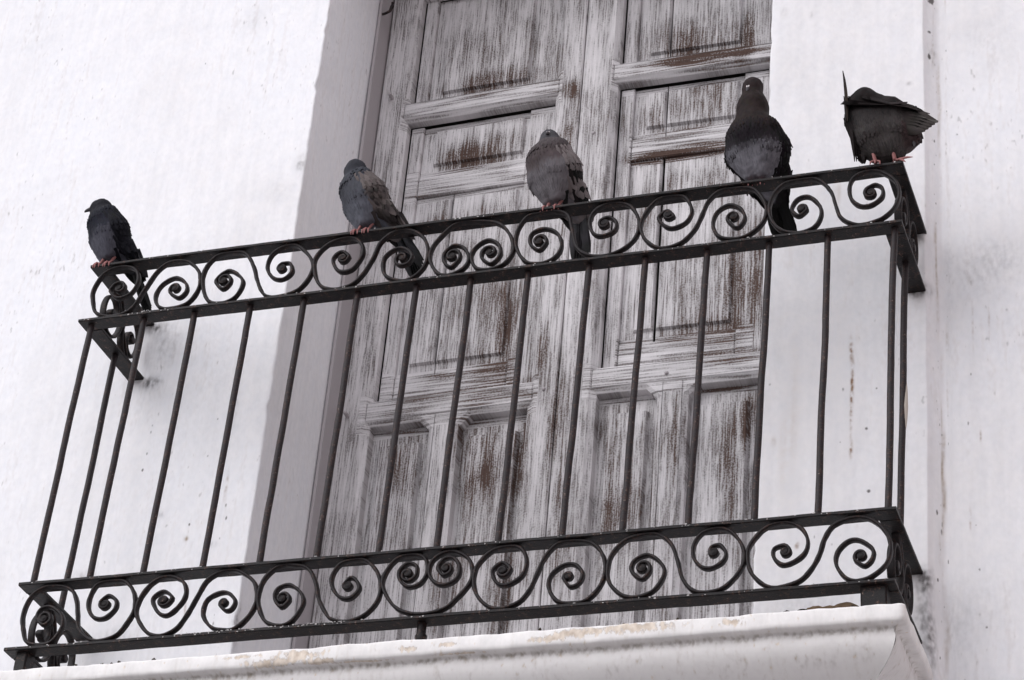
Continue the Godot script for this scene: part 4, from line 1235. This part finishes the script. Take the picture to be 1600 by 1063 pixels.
	# wing feathers laid on the trunk
	for e in [-1.0, 1.0]:
		var mb := MB.new()
		var rows := 9
		for r in rows:
			var f := r / float(rows - 1)
			var ncol := 7 if r < 6 else 6
			for c in ncol:
				var g := (c + 0.5 * (r % 2)) / (ncol - 0.5)
				# side view: from the bend of the wing down to the tail, across from its lower edge to the back
				var a0: Vector2 = Vector2(0.044, 0.138).lerp(Vector2(-0.020, 0.040), f)
				var a1: Vector2 = Vector2(-0.022, 0.170).lerp(Vector2(-0.096, 0.066), f)
				var q := a0.lerp(a1, g)
				var p0: Vector3 = V.call(e * 0.16, q.y, q.x)
				var p := surf(p0, Vector3(-e, 0, 0))
				if p == Vector3.INF or absf(p.x) < 0.004: continue
				var n := sdf_normal(p)
				var d := Vector3(-e * 0.10, -0.74, -0.62)
				d = (d - n * d.dot(n)).normalized()
				var L := lerpf(0.028, 0.050, f) * k
				var w := lerpf(0.020, 0.024, f) * k
				var c0: Color = s.wing
				var c1: Color = s.wing
				var jit := rng.randf_range(0.82, 1.2)
				match s.get("style", ""):
					"bars":
						if r == 4 or r == 5 or r == 8: c0 = s.bar; c1 = s.bar
						elif r == 3: c1 = s.wing.lerp(s.bar, 0.2)
					"check":
						c1 = s.wing.lerp(s.bar, (0.85 if rng.randf() < 0.45 else 0.15) if r > 2 else 0.12)
						if r > 6: c0 = s.wing.lerp(s.bar, 0.6)
					_:
						c1 = s.wing * Color(1.5, 1.45, 1.4) if rng.randf() < 0.3 else s.wing
				c0 = Color(c0.r * jit, c0.g * jit, c0.b * jit)
				c1 = Color(c1.r * jit, c1.g * jit, c1.b * jit)
				feather(mb, p - d * L * 0.35 - n * 0.0004, (d + n * 0.035).normalized(), n, L, w, c0, c1, 0.16, -0.03)
		# long flight feathers closing over the rump
		for c in 6:
			var g := c / 5.0
			var p: Vector3 = V.call(e * lerpf(0.047, 0.030, g), lerpf(0.056, 0.078, g), lerpf(-0.058, -0.082, g))
			var q: Vector3 = V.call(e * lerpf(0.026, 0.010, g), lerpf(0.006, 0.020, g), lerpf(-0.118, -0.132, g)) + (tip - V.call(0, -0.06, -0.17)) * 0.35
			var dd := (q - p)
			feather(mb, p, dd.normalized(), Vector3(e * 0.75, 0.45, -0.2).normalized(), dd.length(), 0.020 * k, s.get("flight", s.bar), s.get("flight", s.bar), 0.1)
		obj("wing", mb, M.feather, t)
	# tail: a closed fan
	var tl := Node3D.new()
	tl.name = "tail"
	t.add_child(tl, true)
	var root: Vector3 = V.call(0, 0.034, -0.086)
	var ax := (tip - root)
	var tn := ax.normalized().cross(Vector3.RIGHT).normalized()
	if tn.y < 0: tn = -tn
	for c in 8:
		var g := c / 7.0 * 2.0 - 1.0
		var mb := MB.new()
		var p := root + Vector3(g * 0.014, 0, 0) - tn * absf(g) * 0.004
		var q := tip + Vector3(g * 0.027 * k * s.get("tail_w", 1.0), 0, 0) - ax.normalized() * absf(g) * 0.010 - tn * absf(g) * 0.005
		feather(mb, p, (q - p).normalized(), tn, p.distance_to(q), 0.022 * k * s.get("tail_w", 1.0), s.tail_c, s.get("tail_tip", s.tail_c), 0.08)
		obj("tail_feather", mb, M.feather, tl)
	# feet, toes over the front edge of the rail; the rail runs along world x
	var inv := Basis(Vector3.UP, -s.yaw)
	var fwd := inv * Vector3(0, 0, 1)
	var lat := inv * Vector3(1, 0, 0)
	var feet := []
	for e in [-1.0, 1.0]: feet.append(lat * e * s.get("stance", 0.016) + fwd * s.get("foot_z", 0.0))
	pigeon_feet(t, feet, 0.036, fwd, s.get("edge", 0.012))
	pigeon_head_bits(t, h, hf, hr, M.beak, s.get("cere", 0.62))

# the fifth pigeon bends to preen: body seen from below, tail held out sideways, flight feathers raised
func preening_pigeon() -> void:
	var t := thing("pigeon", "dark grey pigeon preening at the railing corner, wing feathers raised, head tucked behind", "pigeon", Vector3(2.278, 1.2005, 0.296), "pigeons perched on the top rail")
	caps = PackedFloat32Array()
	blend = 0.022
	fluff.seed = 77
	fluff.frequency = 0.11
	# trunk
	cap(Vector3(-0.034, 0.128, 0.012), Vector3(0.020, 0.124, 0.006), 0.052, 0.050)
	cap(Vector3(-0.022, 0.102, 0.010), Vector3(0.014, 0.098, 0.004), 0.050, 0.048)
	cap(Vector3(-0.010, 0.060, -0.004), Vector3(0.018, 0.056, -0.004), 0.040, 0.038)
	# shoulder hump and the folded wing across the back
	cap(Vector3(-0.070, 0.192, 0.036), Vector3(-0.046, 0.206, 0.036), 0.022, 0.023)
	cap(Vector3(-0.046, 0.206, 0.036), Vector3(0.028, 0.172, 0.036), 0.023, 0.015)
	cap(Vector3(0.028, 0.172, 0.036), Vector3(0.084, 0.142, 0.036), 0.015, 0.007)
	cap(Vector3(-0.060, 0.150, 0.020), Vector3(0.010, 0.150, 0.020), 0.034, 0.034)
	# the other wing, hanging down along the breast
	cap(Vector3(-0.086, 0.150, 0.024), Vector3(-0.060, 0.040, 0.000), 0.012, 0.008)
	# rump and tail root
	cap(Vector3(0.020, 0.142, 0.004), Vector3(0.072, 0.116, 0.012), 0.032, 0.018)
	# thighs
	cap(Vector3(-0.030, 0.078, 0.024), Vector3(-0.022, 0.048, 0.020), 0.028, 0.010)
	cap(Vector3(0.036, 0.086, 0.018), Vector3(0.026, 0.050, 0.016), 0.032, 0.011)
	# neck bent round, head low behind the thigh
	cap(Vector3(0.034, 0.100, -0.030), Vector3(0.052, 0.088, -0.028), 0.030, 0.020)
	cap(Vector3(0.050, 0.092, -0.020), Vector3(0.072, 0.086, 0.000), 0.022, 0.0195)
	cap(Vector3(0.072, 0.086, 0.000), Vector3(0.076, 0.074, 0.008), 0.0195, 0.014)
	var dk := lin(0.016, 0.013, 0.013)
	var gy := lin(0.050, 0.044, 0.043)
	var col := func(p: Vector3) -> Color:
		var m := fluff.get_noise_3d(p.x * 260.0, p.y * 260.0, p.z * 260.0) * 0.5 + fluff.get_noise_3d(p.x * 900.0, p.y * 420.0, p.z * 900.0) * 0.5
		var c := gy
		c = c.lerp(lin(0.022, 0.019, 0.019), sstep(0.085, 0.14, p.y + m * 0.02) * (1.0 - sstep(0.02, 0.05, p.x)))
		c = c.lerp(dk, sstep(0.150, 0.165, p.y + m * 0.012 + maxf(0.0, p.x) * 0.2))
		c = c.lerp(dk, sstep(0.062, 0.078, -p.x))
		c = c.lerp(lin(0.05, 0.035, 0.035), sstep(0.048, 0.058, p.x) * (1.0 - sstep(0.100, 0.112, p.y)))
		var v := 1.0 + m * 0.7
		return Color(c.r * v, c.g * v, c.b * v)
	var body := nets(Vector3(-0.115, -0.01, -0.11), Vector3(0.115, 0.24, 0.09), 0.0046, col)
	obj("body", body, M.feather, t)
	var rng := RandomNumberGenerator.new()
	rng.seed = 55
	var pm := MB.new()
	for r in 14:
		var y := lerpf(0.150, 0.034, r / 13.0)
		for c in 20:
			var an := lerpf(-1.7, 1.7, (c + 0.5 * (r % 2)) / 19.5)
			var dir := Vector3(sin(an), 0, cos(an))
			var p := surf(Vector3(-0.004, y, 0.0) + dir * 0.13, -dir)
			if p == Vector3.INF: continue
			var n := sdf_normal(p)
			var d := Vector3(0.25, -1, 0)
			d = (d - n * d.dot(n)).normalized()
			var c0: Color = col.call(p)
			var cj := rng.randf_range(0.9, 1.2)
			var c1 := rng.randf_range(0.8, 1.0)
			feather(pm, p - d * 0.011 - n * 0.0012, (d + n * 0.02).normalized(), n, 0.028, 0.021, Color(c0.r * c1, c0.g * c1, c0.b * c1), Color(c0.r * cj, c0.g * cj, c0.b * cj), 0.10, -0.06)
	obj("plumage", pm, M.feather, t).set_meta("kind", "stuff")
	# folded flight feathers lying across the back, overhanging the breast
	var mb := MB.new()
	for c in 8:
		var g := c / 7.0
		var p := Vector3(-0.102 + g * 0.016, 0.174 + g * 0.034, 0.064 - g * 0.016)
		var q := Vector3(0.070 - g * 0.040 + 0.008 * sin(c * 2.1), 0.148 + g * 0.030, 0.062 - g * 0.022)
		feather(mb, p, (q - p).normalized(), Vector3(0.05, 0.75, 0.6).normalized(), p.distance_to(q), 0.028, dk, dk * Color(1.3, 1.2, 1.2), 0.12, 0.01)
	for c in 7:
		var g := c / 6.0
		var p := Vector3(-0.058 + g * 0.012, 0.224 - g * 0.040, 0.046 + g * 0.020)
		var q := Vector3(0.126 - g * 0.050, 0.124 + g * 0.016, 0.044 + g * 0.016)
		feather(mb, p, (q - p).normalized(), Vector3(0.35, 0.7, 0.5).normalized(), p.distance_to(q), 0.028, dk, lin(0.035, 0.026, 0.026), 0.14, -0.02)
	obj("wing", mb, M.feather, t)
	# the other wing: its long feathers hang beside the breast, one stands straight up
	mb = MB.new()
	for c in 4:
		var g := c / 3.0
		var p := Vector3(-0.096 + g * 0.006, 0.172, 0.044 - g * 0.012)
		var q := Vector3(-0.066 + g * 0.012, 0.016 + g * 0.01, 0.014 - g * 0.012)
		feather(mb, p, (q - p).normalized(), Vector3(-0.8, 0.1, 0.5).normalized(), p.distance_to(q), 0.026, dk, dk, 0.12, 0.06)
	feather(mb, Vector3(-0.086, 0.120, 0.056), Vector3(-0.06, 1.0, 0.02).normalized(), Vector3(-0.75, 0.0, 0.66).normalized(), 0.165, 0.016, lin(0.03, 0.02, 0.018), dk, 0.15, 0.02)
	feather(mb, Vector3(-0.092, 0.128, 0.046), Vector3(-0.06, 1.0, -0.02).normalized(), Vector3(-0.75, 0.0, 0.66).normalized(), 0.085, 0.014, dk, dk, 0.15, 0.02)
	obj("wing", mb, M.feather, t)
	var tl := Node3D.new()
	tl.name = "tail"
	t.add_child(tl, true)
	for c in 9:
		var g := c / 8.0 * 2.0 - 1.0
		mb = MB.new()
		var p := Vector3(0.006, 0.136 + g * 0.036, 0.040 + g * 0.006)
		var q := Vector3(0.146 - maxf(0, g) * 0.024 - maxf(0, -g) * 0.034, 0.092 + g * 0.020, 0.042 + g * 0.004)
		feather(mb, p, (q - p).normalized(), Vector3(-0.15, -0.35, 0.9).normalized(), p.distance_to(q), 0.032, lin(0.036, 0.031, 0.029), lin(0.060, 0.054, 0.050) if c != 4 else lin(0.13, 0.12, 0.11), 0.015)
		obj("tail_feather", mb, M.feather, tl)
	for f in [Vector3(-0.020, 0.0, 0.010), Vector3(0.030, 0.0, 0.008)]:
		mb = MB.new()
		tube(mb, [f + Vector3(-0.009, 0.066, 0.010), f + Vector3(-0.005, 0.034, 0.012), f + Vector3(0, 0.006, 0.006)], [0.0066, 0.0050, 0.0052], 8)
		var leg := obj("leg", mb, M.leg, t)
		for k in 4:
			var dd: Vector3 = [Vector3(0.9, -0.15, 0.35), Vector3(0.55, -0.65, 0.55), Vector3(-0.1, -0.1, 0.95), Vector3(-0.6, 0, -0.7)][k]
			dd = dd.normalized()
			mb = MB.new()
			var a: Vector3 = f + Vector3(0, 0.006, 0.006)
			if f.x < 0.0:
				dd = [Vector3(0.6, 0, 0.6), Vector3(0.1, 0, 0.9), Vector3(-0.5, 0, 0.7), Vector3(0, 0, -1)][k]
				dd = dd.normalized()
				tube(mb, [a, a + dd * 0.010, a + dd * 0.018 + Vector3(0, -0.006, 0), a + dd * 0.020 + Vector3(0, -0.016, 0)], [0.0036, 0.0034, 0.0028, 0.001], 7)
			else:
				var sx: float = [0.034, 0.030, 0.014, 0.02][k]
				if k < 2: tube(mb, [a, a + Vector3(0.012, 0.001, 0.004), a + Vector3(0.012, 0.001, 0.004) + dd * sx * 0.7, a + Vector3(0.012, -0.002, 0.004) + dd * sx * 1.15], [0.0036, 0.0034, 0.0030, 0.001], 7)
				else: tube(mb, [a, a + dd * sx * 0.6, a + dd * sx], [0.0036, 0.0030, 0.001], 7)
			obj("toe", mb, M.leg, leg)
	# beak and eye of the tucked head
	mb = MB.new()
	tube(mb, [Vector3(0.076, 0.068, 0.010), Vector3(0.079, 0.054, 0.014), Vector3(0.079, 0.042, 0.016)], [0.0066, 0.0042, 0.001], 8)
	obj("beak", mb, M.beak, t)
	mb = MB.new()
	tube(mb, [Vector3(0.078, 0.087, 0.010), Vector3(0.083, 0.087, 0.018), Vector3(0.084, 0.087, 0.0205)], [0.0062, 0.0052, 0.003], 10)
	obj("eye", mb, M.eye, t)

func build_pigeons() -> void:
	var top := 1.2005
	pigeon({label = "slate black pigeon in profile at the railing end, dark head, grey belly", at = Vector3(0.052, top, 0.296), yaw = -0.80, seed = 11, k = 0.98, wide = 1.04,
		head = Vector3(-0.006, 0.194, 0.046), head_yaw = -0.50, head_pitch = 0.15, tail = Vector3(0.0, -0.10, -0.155), line = 0.088,
		head_c = lin(0.012, 0.012, 0.016), neck_c = lin(0.013, 0.013, 0.019), breast = lin(0.014, 0.015, 0.023), belly = lin(0.085, 0.085, 0.105), wing = lin(0.012, 0.012, 0.016),
		bar = lin(0.008, 0.008, 0.010), tail_c = lin(0.012, 0.012, 0.015), edge = 0.016, foot_z = 0.006})
	pigeon({label = "grey pigeon with checkered brownish wing, its dark head turned away", at = Vector3(0.838, top, 0.294), yaw = -1.0, seed = 22, k = 1.12, wide = 1.0, tall = 0.90,
		head = Vector3(-0.004, 0.210, 0.048), head_yaw = -0.95, head_pitch = 0.25, head_r = 1.12, neck_top = 0.85, neck = 0.95, tail = Vector3(0.0, -0.085, -0.175), line = 0.078,
		head_c = lin(0.030, 0.031, 0.038), neck_c = lin(0.040, 0.043, 0.053), breast = lin(0.062, 0.064, 0.076), belly = lin(0.13, 0.135, 0.16), wing = lin(0.125, 0.106, 0.102),
		bar = lin(0.022, 0.019, 0.019), style = "check", tail_c = lin(0.030, 0.029, 0.033), tail_tip = lin(0.014, 0.013, 0.014), flight = lin(0.03, 0.027, 0.027), edge = 0.016, foot_z = 0.008, tail_w = 1.9})
	pigeon({label = "brownish grey pigeon facing outward, neck drawn in, black bar on its wing", at = Vector3(1.380, top, 0.292), yaw = -0.56, seed = 33, k = 1.10, wide = 0.97, tall = 0.98,
		head = Vector3(-0.004, 0.232, 0.026), head_yaw = 0.72, head_pitch = 0.10, neck = 0.95, neck_top = 0.78, puff = 0.038, head_r = 1.0, tail = Vector3(-0.038, -0.072, -0.150), line = 0.10,
		head_c = lin(0.060, 0.058, 0.064), neck_c = lin(0.066, 0.055, 0.057), breast = lin(0.078, 0.062, 0.064), belly = lin(0.150, 0.138, 0.148), wing = lin(0.185, 0.160, 0.160),
		bar = lin(0.020, 0.018, 0.018), style = "bars", tail_c = lin(0.065, 0.064, 0.070), tail_tip = lin(0.030, 0.029, 0.030), flight = lin(0.04, 0.036, 0.036), tail_w = 1.2, edge = 0.018, foot_z = 0.004})
	pigeon({label = "tall blackish pigeon with stretched neck, white cere and pale grey belly", at = Vector3(1.940, top, 0.290), yaw = -0.22, seed = 44, k = 1.17, wide = 0.91, tall = 0.84,
		head = Vector3(-0.008, 0.306, 0.030), head_yaw = 0.06, head_pitch = 0.62, head_r = 1.08, cere = 0.75, neck = 1.08, neck_top = 1.0, tail = Vector3(0.0, -0.055, -0.19), line = 0.084,
		head_c = lin(0.022, 0.015, 0.015), neck_c = lin(0.018, 0.012, 0.011), breast = lin(0.018, 0.015, 0.018), belly = lin(0.17, 0.165, 0.185), wing = lin(0.009, 0.008, 0.009),
		bar = lin(0.008, 0.007, 0.007), mottle = 0.9, tail_c = lin(0.009, 0.008, 0.009), edge = 0.020, foot_z = 0.0})
	preening_pigeon()

# ---------------------------------------------------------------- small things
func build_litter() -> void:
	# dry leaves on the ledge
	var rng := RandomNumberGenerator.new()
	rng.seed = 5
	var spots := [[2.12, 0.302, 0.026], [2.155, 0.292, 0.030], [2.192, 0.300, 0.032], [2.085, 0.304, 0.016], [2.05, 0.308, 0.012]]
	var names := ["largest curled dry brown leaf in the litter heap on the ledge", "tan dry leaf lying flat on the litter heap on the ledge", "long curled dry leaf at the heap's end, nearest the railing foot", "small dark dry leaf fragment at the tail of the leaf heap", "tiny dark leaf scrap farthest along from the leaf heap"]
	for i in spots.size():
		var q: Array = spots[i]
		var mb := MB.new()
		var L: float = q[2]
		var tw := rng.randf_range(-0.5, 0.5)
		var cols := [lin(0.20, 0.14, 0.09), lin(0.24, 0.18, 0.12), lin(0.17, 0.12, 0.08), lin(0.04, 0.03, 0.025), lin(0.03, 0.024, 0.02)]
		for a in 9:
			for b in 5:
				var f := a / 8.0 * 2 - 1
				var g := b / 4.0 * 2 - 1
				var w := (1.0 - f * f) * 0.55 + 0.03
				var v := Vector3(f * L, 0.003 + absf(g) * w * L * 0.9 + 0.3 * L * f * f + rng.randf() * 0.0025, g * w * L * 0.6)
				mb.add(v, Vector2(f, g), cols[i] * rng.randf_range(0.75, 1.2))
		for a in 8:
			for b in 4:
				var k := a * 5 + b
				mb.quad(k, k + 1, k + 6, k + 5)
		var o := obj("dry_leaf", mb, M.leaf, self)
		o.position = Vector3(q[0], -0.0635, q[1])
		o.rotation.y = tw
		tag(o, names[i], "leaf", "dry leaves on the ledge")
	# crumbs of dirt along the ledge
	var heap := MB.new()
	for i in 90:
		var x := 0.0
		var z := rng.randf_range(0.26, 0.325)
		if i < 40: x = rng.randf_range(0.12, 0.50)
		elif i < 60: x = rng.randf_range(1.98, 2.16)
		else: x = rng.randf_range(0.5, 2.25)
		var r := rng.randf_range(0.002, 0.0065)
		var s := heap.v.size()
		for k in 6:
			var d: Vector3 = [Vector3.LEFT, Vector3.RIGHT, Vector3.UP, Vector3.DOWN, Vector3.FORWARD, Vector3.BACK][k]
			heap.add(Vector3(x, -0.0625 + r * 0.4, z) + d * r * rng.randf_range(0.5, 1.5), Vector2.ZERO)
		for f in [[0, 2, 4], [4, 2, 1], [1, 2, 5], [5, 2, 0], [4, 3, 0], [1, 3, 4], [5, 3, 1], [0, 3, 5]]:
			heap.tri(s + f[0], s + f[1], s + f[2])
	var h := obj("dirt_crumbs", heap, M.dirt, self)
	tag(h, "dark crumbs of dirt scattered along the ledge behind the railing", "dirt")
	h.set_meta("kind", "stuff")
	# bent nail in the door jamb
	var nb := MB.new()
	tube(nb, [Vector3(0.484, 2.575, -0.36), Vector3(0.505, 2.572, -0.352), Vector3(0.522, 2.573, -0.346), Vector3(0.528, 2.590, -0.344), Vector3(0.528, 2.606, -0.345)], [0.004, 0.0045, 0.005, 0.006, 0.005], 8)
	var nail := obj("bent_nail", nb, M.bar, self)
	tag(nail, "rusty bent nail hook in the shaded door jamb", "nail")

# unseen house, added out of frame to block sky light on the open side
func build_shade_house() -> void:
	var t := thing("added_shade_house", "unseen plaster house added to block sky light beside the white building", "house")
	var mb := MB.new()
	plank(mb, 4.6, 9.0, -4.4, 5.2, -0.025, 7.0, 0.01)
	obj("wall", mb, M.pink, t)
	mb = MB.new()
	plank(mb, 4.35, 9.2, 5.205, 5.4, -0.02, 7.25, 0.02)
	obj("added_roof", mb, M.tile, t)
	for k in 3:
		var z := 1.0 + k * 2.1
		mb = MB.new()
		bar(mb, Vector3(4.598, -0.6, z), Vector3(4.598, 1.4, z), Vector3(0, 0, 1), Vector3(1, 0, 0), 1.0, 0.05, 0.01)
		obj("added_window", mb, M.door_plain, t)

func build_ground() -> void:
	var mb := MB.new()
	mb.face([Vector3(-400, -4.4, -400), Vector3(-400, -4.4, 400), Vector3(400, -4.4, 400), Vector3(400, -4.4, -400)], [Vector2(0, 0), Vector2(0, 1), Vector2(1, 1), Vector2(1, 0)])
	var g := obj("ground", mb, M.ground, self)
	g.set_meta("kind", "structure")

func _ready() -> void:
	# camera: solved from the railing's corners and the wall's verticals
	var cam := Camera3D.new()
	cam.name = "camera"
	cam.position = Vector3(3.3443, -2.7663, 5.5493)
	cam.rotation_order = EULER_ORDER_YXZ
	cam.rotation_degrees = Vector3(32.314, 21.244, 5.3243)
	cam.fov = 15.0695
	cam.near = 0.1
	cam.far = 2000.0
	add_child(cam)
	cam.current = true
	# overcast sky
	var sm := ProceduralSkyMaterial.new()
	sm.sky_top_color = Color(0.888, 0.89, 0.918)
	sm.sky_horizon_color = Color(0.925, 0.924, 0.942)
	sm.sky_curve = 0.25
	sm.ground_bottom_color = Color(0.30, 0.29, 0.29)
	sm.ground_horizon_color = Color(0.60, 0.60, 0.62)
	sm.sun_angle_max = 1.0
	var sky := Sky.new()
	sky.sky_material = sm
	var env := Environment.new()
	env.background_mode = Environment.BG_SKY
	env.sky = sky
	env.tonemap_mode = Environment.TONE_MAPPER_LINEAR
	env.background_energy_multiplier = 1.4
	env.tonemap_exposure = 1.54
	env.sdfgi_enabled = true
	env.ssao_enabled = true
	env.ssil_enabled = true
	var we := WorldEnvironment.new()
	we.name = "world_environment"
	we.environment = env
	add_child(we)
	# veiled sun, high and from the side of the shaded jamb
	var sun := DirectionalLight3D.new()
	sun.name = "sun"
	sun.light_energy = 0.2
	sun.light_angular_distance = 40.0
	sun.light_color = Color(1.0, 0.99, 0.985)
	sun.shadow_enabled = true
	sun.sky_mode = DirectionalLight3D.SKY_MODE_LIGHT_ONLY
	add_child(sun)
	sun.look_at_from_position(Vector3(-3.6, 3.5, 4.2), Vector3.ZERO, Vector3.UP)

	make_lut()
	M.wall_a = wall_material(-0.95, 1.95, 101, 0.84)
	M.wall_b = wall_material(1.40, 2.15, 151, 0.80)
	M.ledge = ledge_material()
	M.plaster = plain(0.78, 0.77, 0.79, 0.9)
	M.room = plain(0.05, 0.045, 0.04, 0.9)
	M.ground = plain(0.14, 0.135, 0.135, 0.9)
	M.door = door_material()
	M.door_plain = plain(0.42, 0.39, 0.40, 0.8)
	M.rail = iron_material(31, 0.56, 0.0065)
	M.bar = iron_material(41, 0.56, 0.019)
	M.scroll = iron_material(51, 0.60, 0.0105)
	M.feather = vertex_mat(0.72, 0.25)
	M.leg = plain(0.30, 0.135, 0.13, 0.6)
	M.beak = plain(0.06, 0.055, 0.06, 0.5)
	M.cere = plain(0.62, 0.58, 0.58, 0.7)
	M.eye = plain(0.30, 0.10, 0.03, 0.25)
	M.pupil = plain(0.01, 0.01, 0.01, 0.15)
	M.pink = plain(0.55, 0.48, 0.46, 0.9)
	M.tile = plain(0.24, 0.12, 0.08, 0.9)
	M.crust = plain(0.50, 0.45, 0.40, 0.95)
	M.dropping = plain(0.55, 0.53, 0.52, 0.9)
	M.leaf = vertex_mat(0.85, 0.2)
	M.dirt = plain(0.05, 0.04, 0.03, 0.9)

	build_ground()
	build_shade_house()
	build_building()
	build_leaf(false)
	build_leaf(true)
	build_railing()
	build_pigeons()
	build_litter()
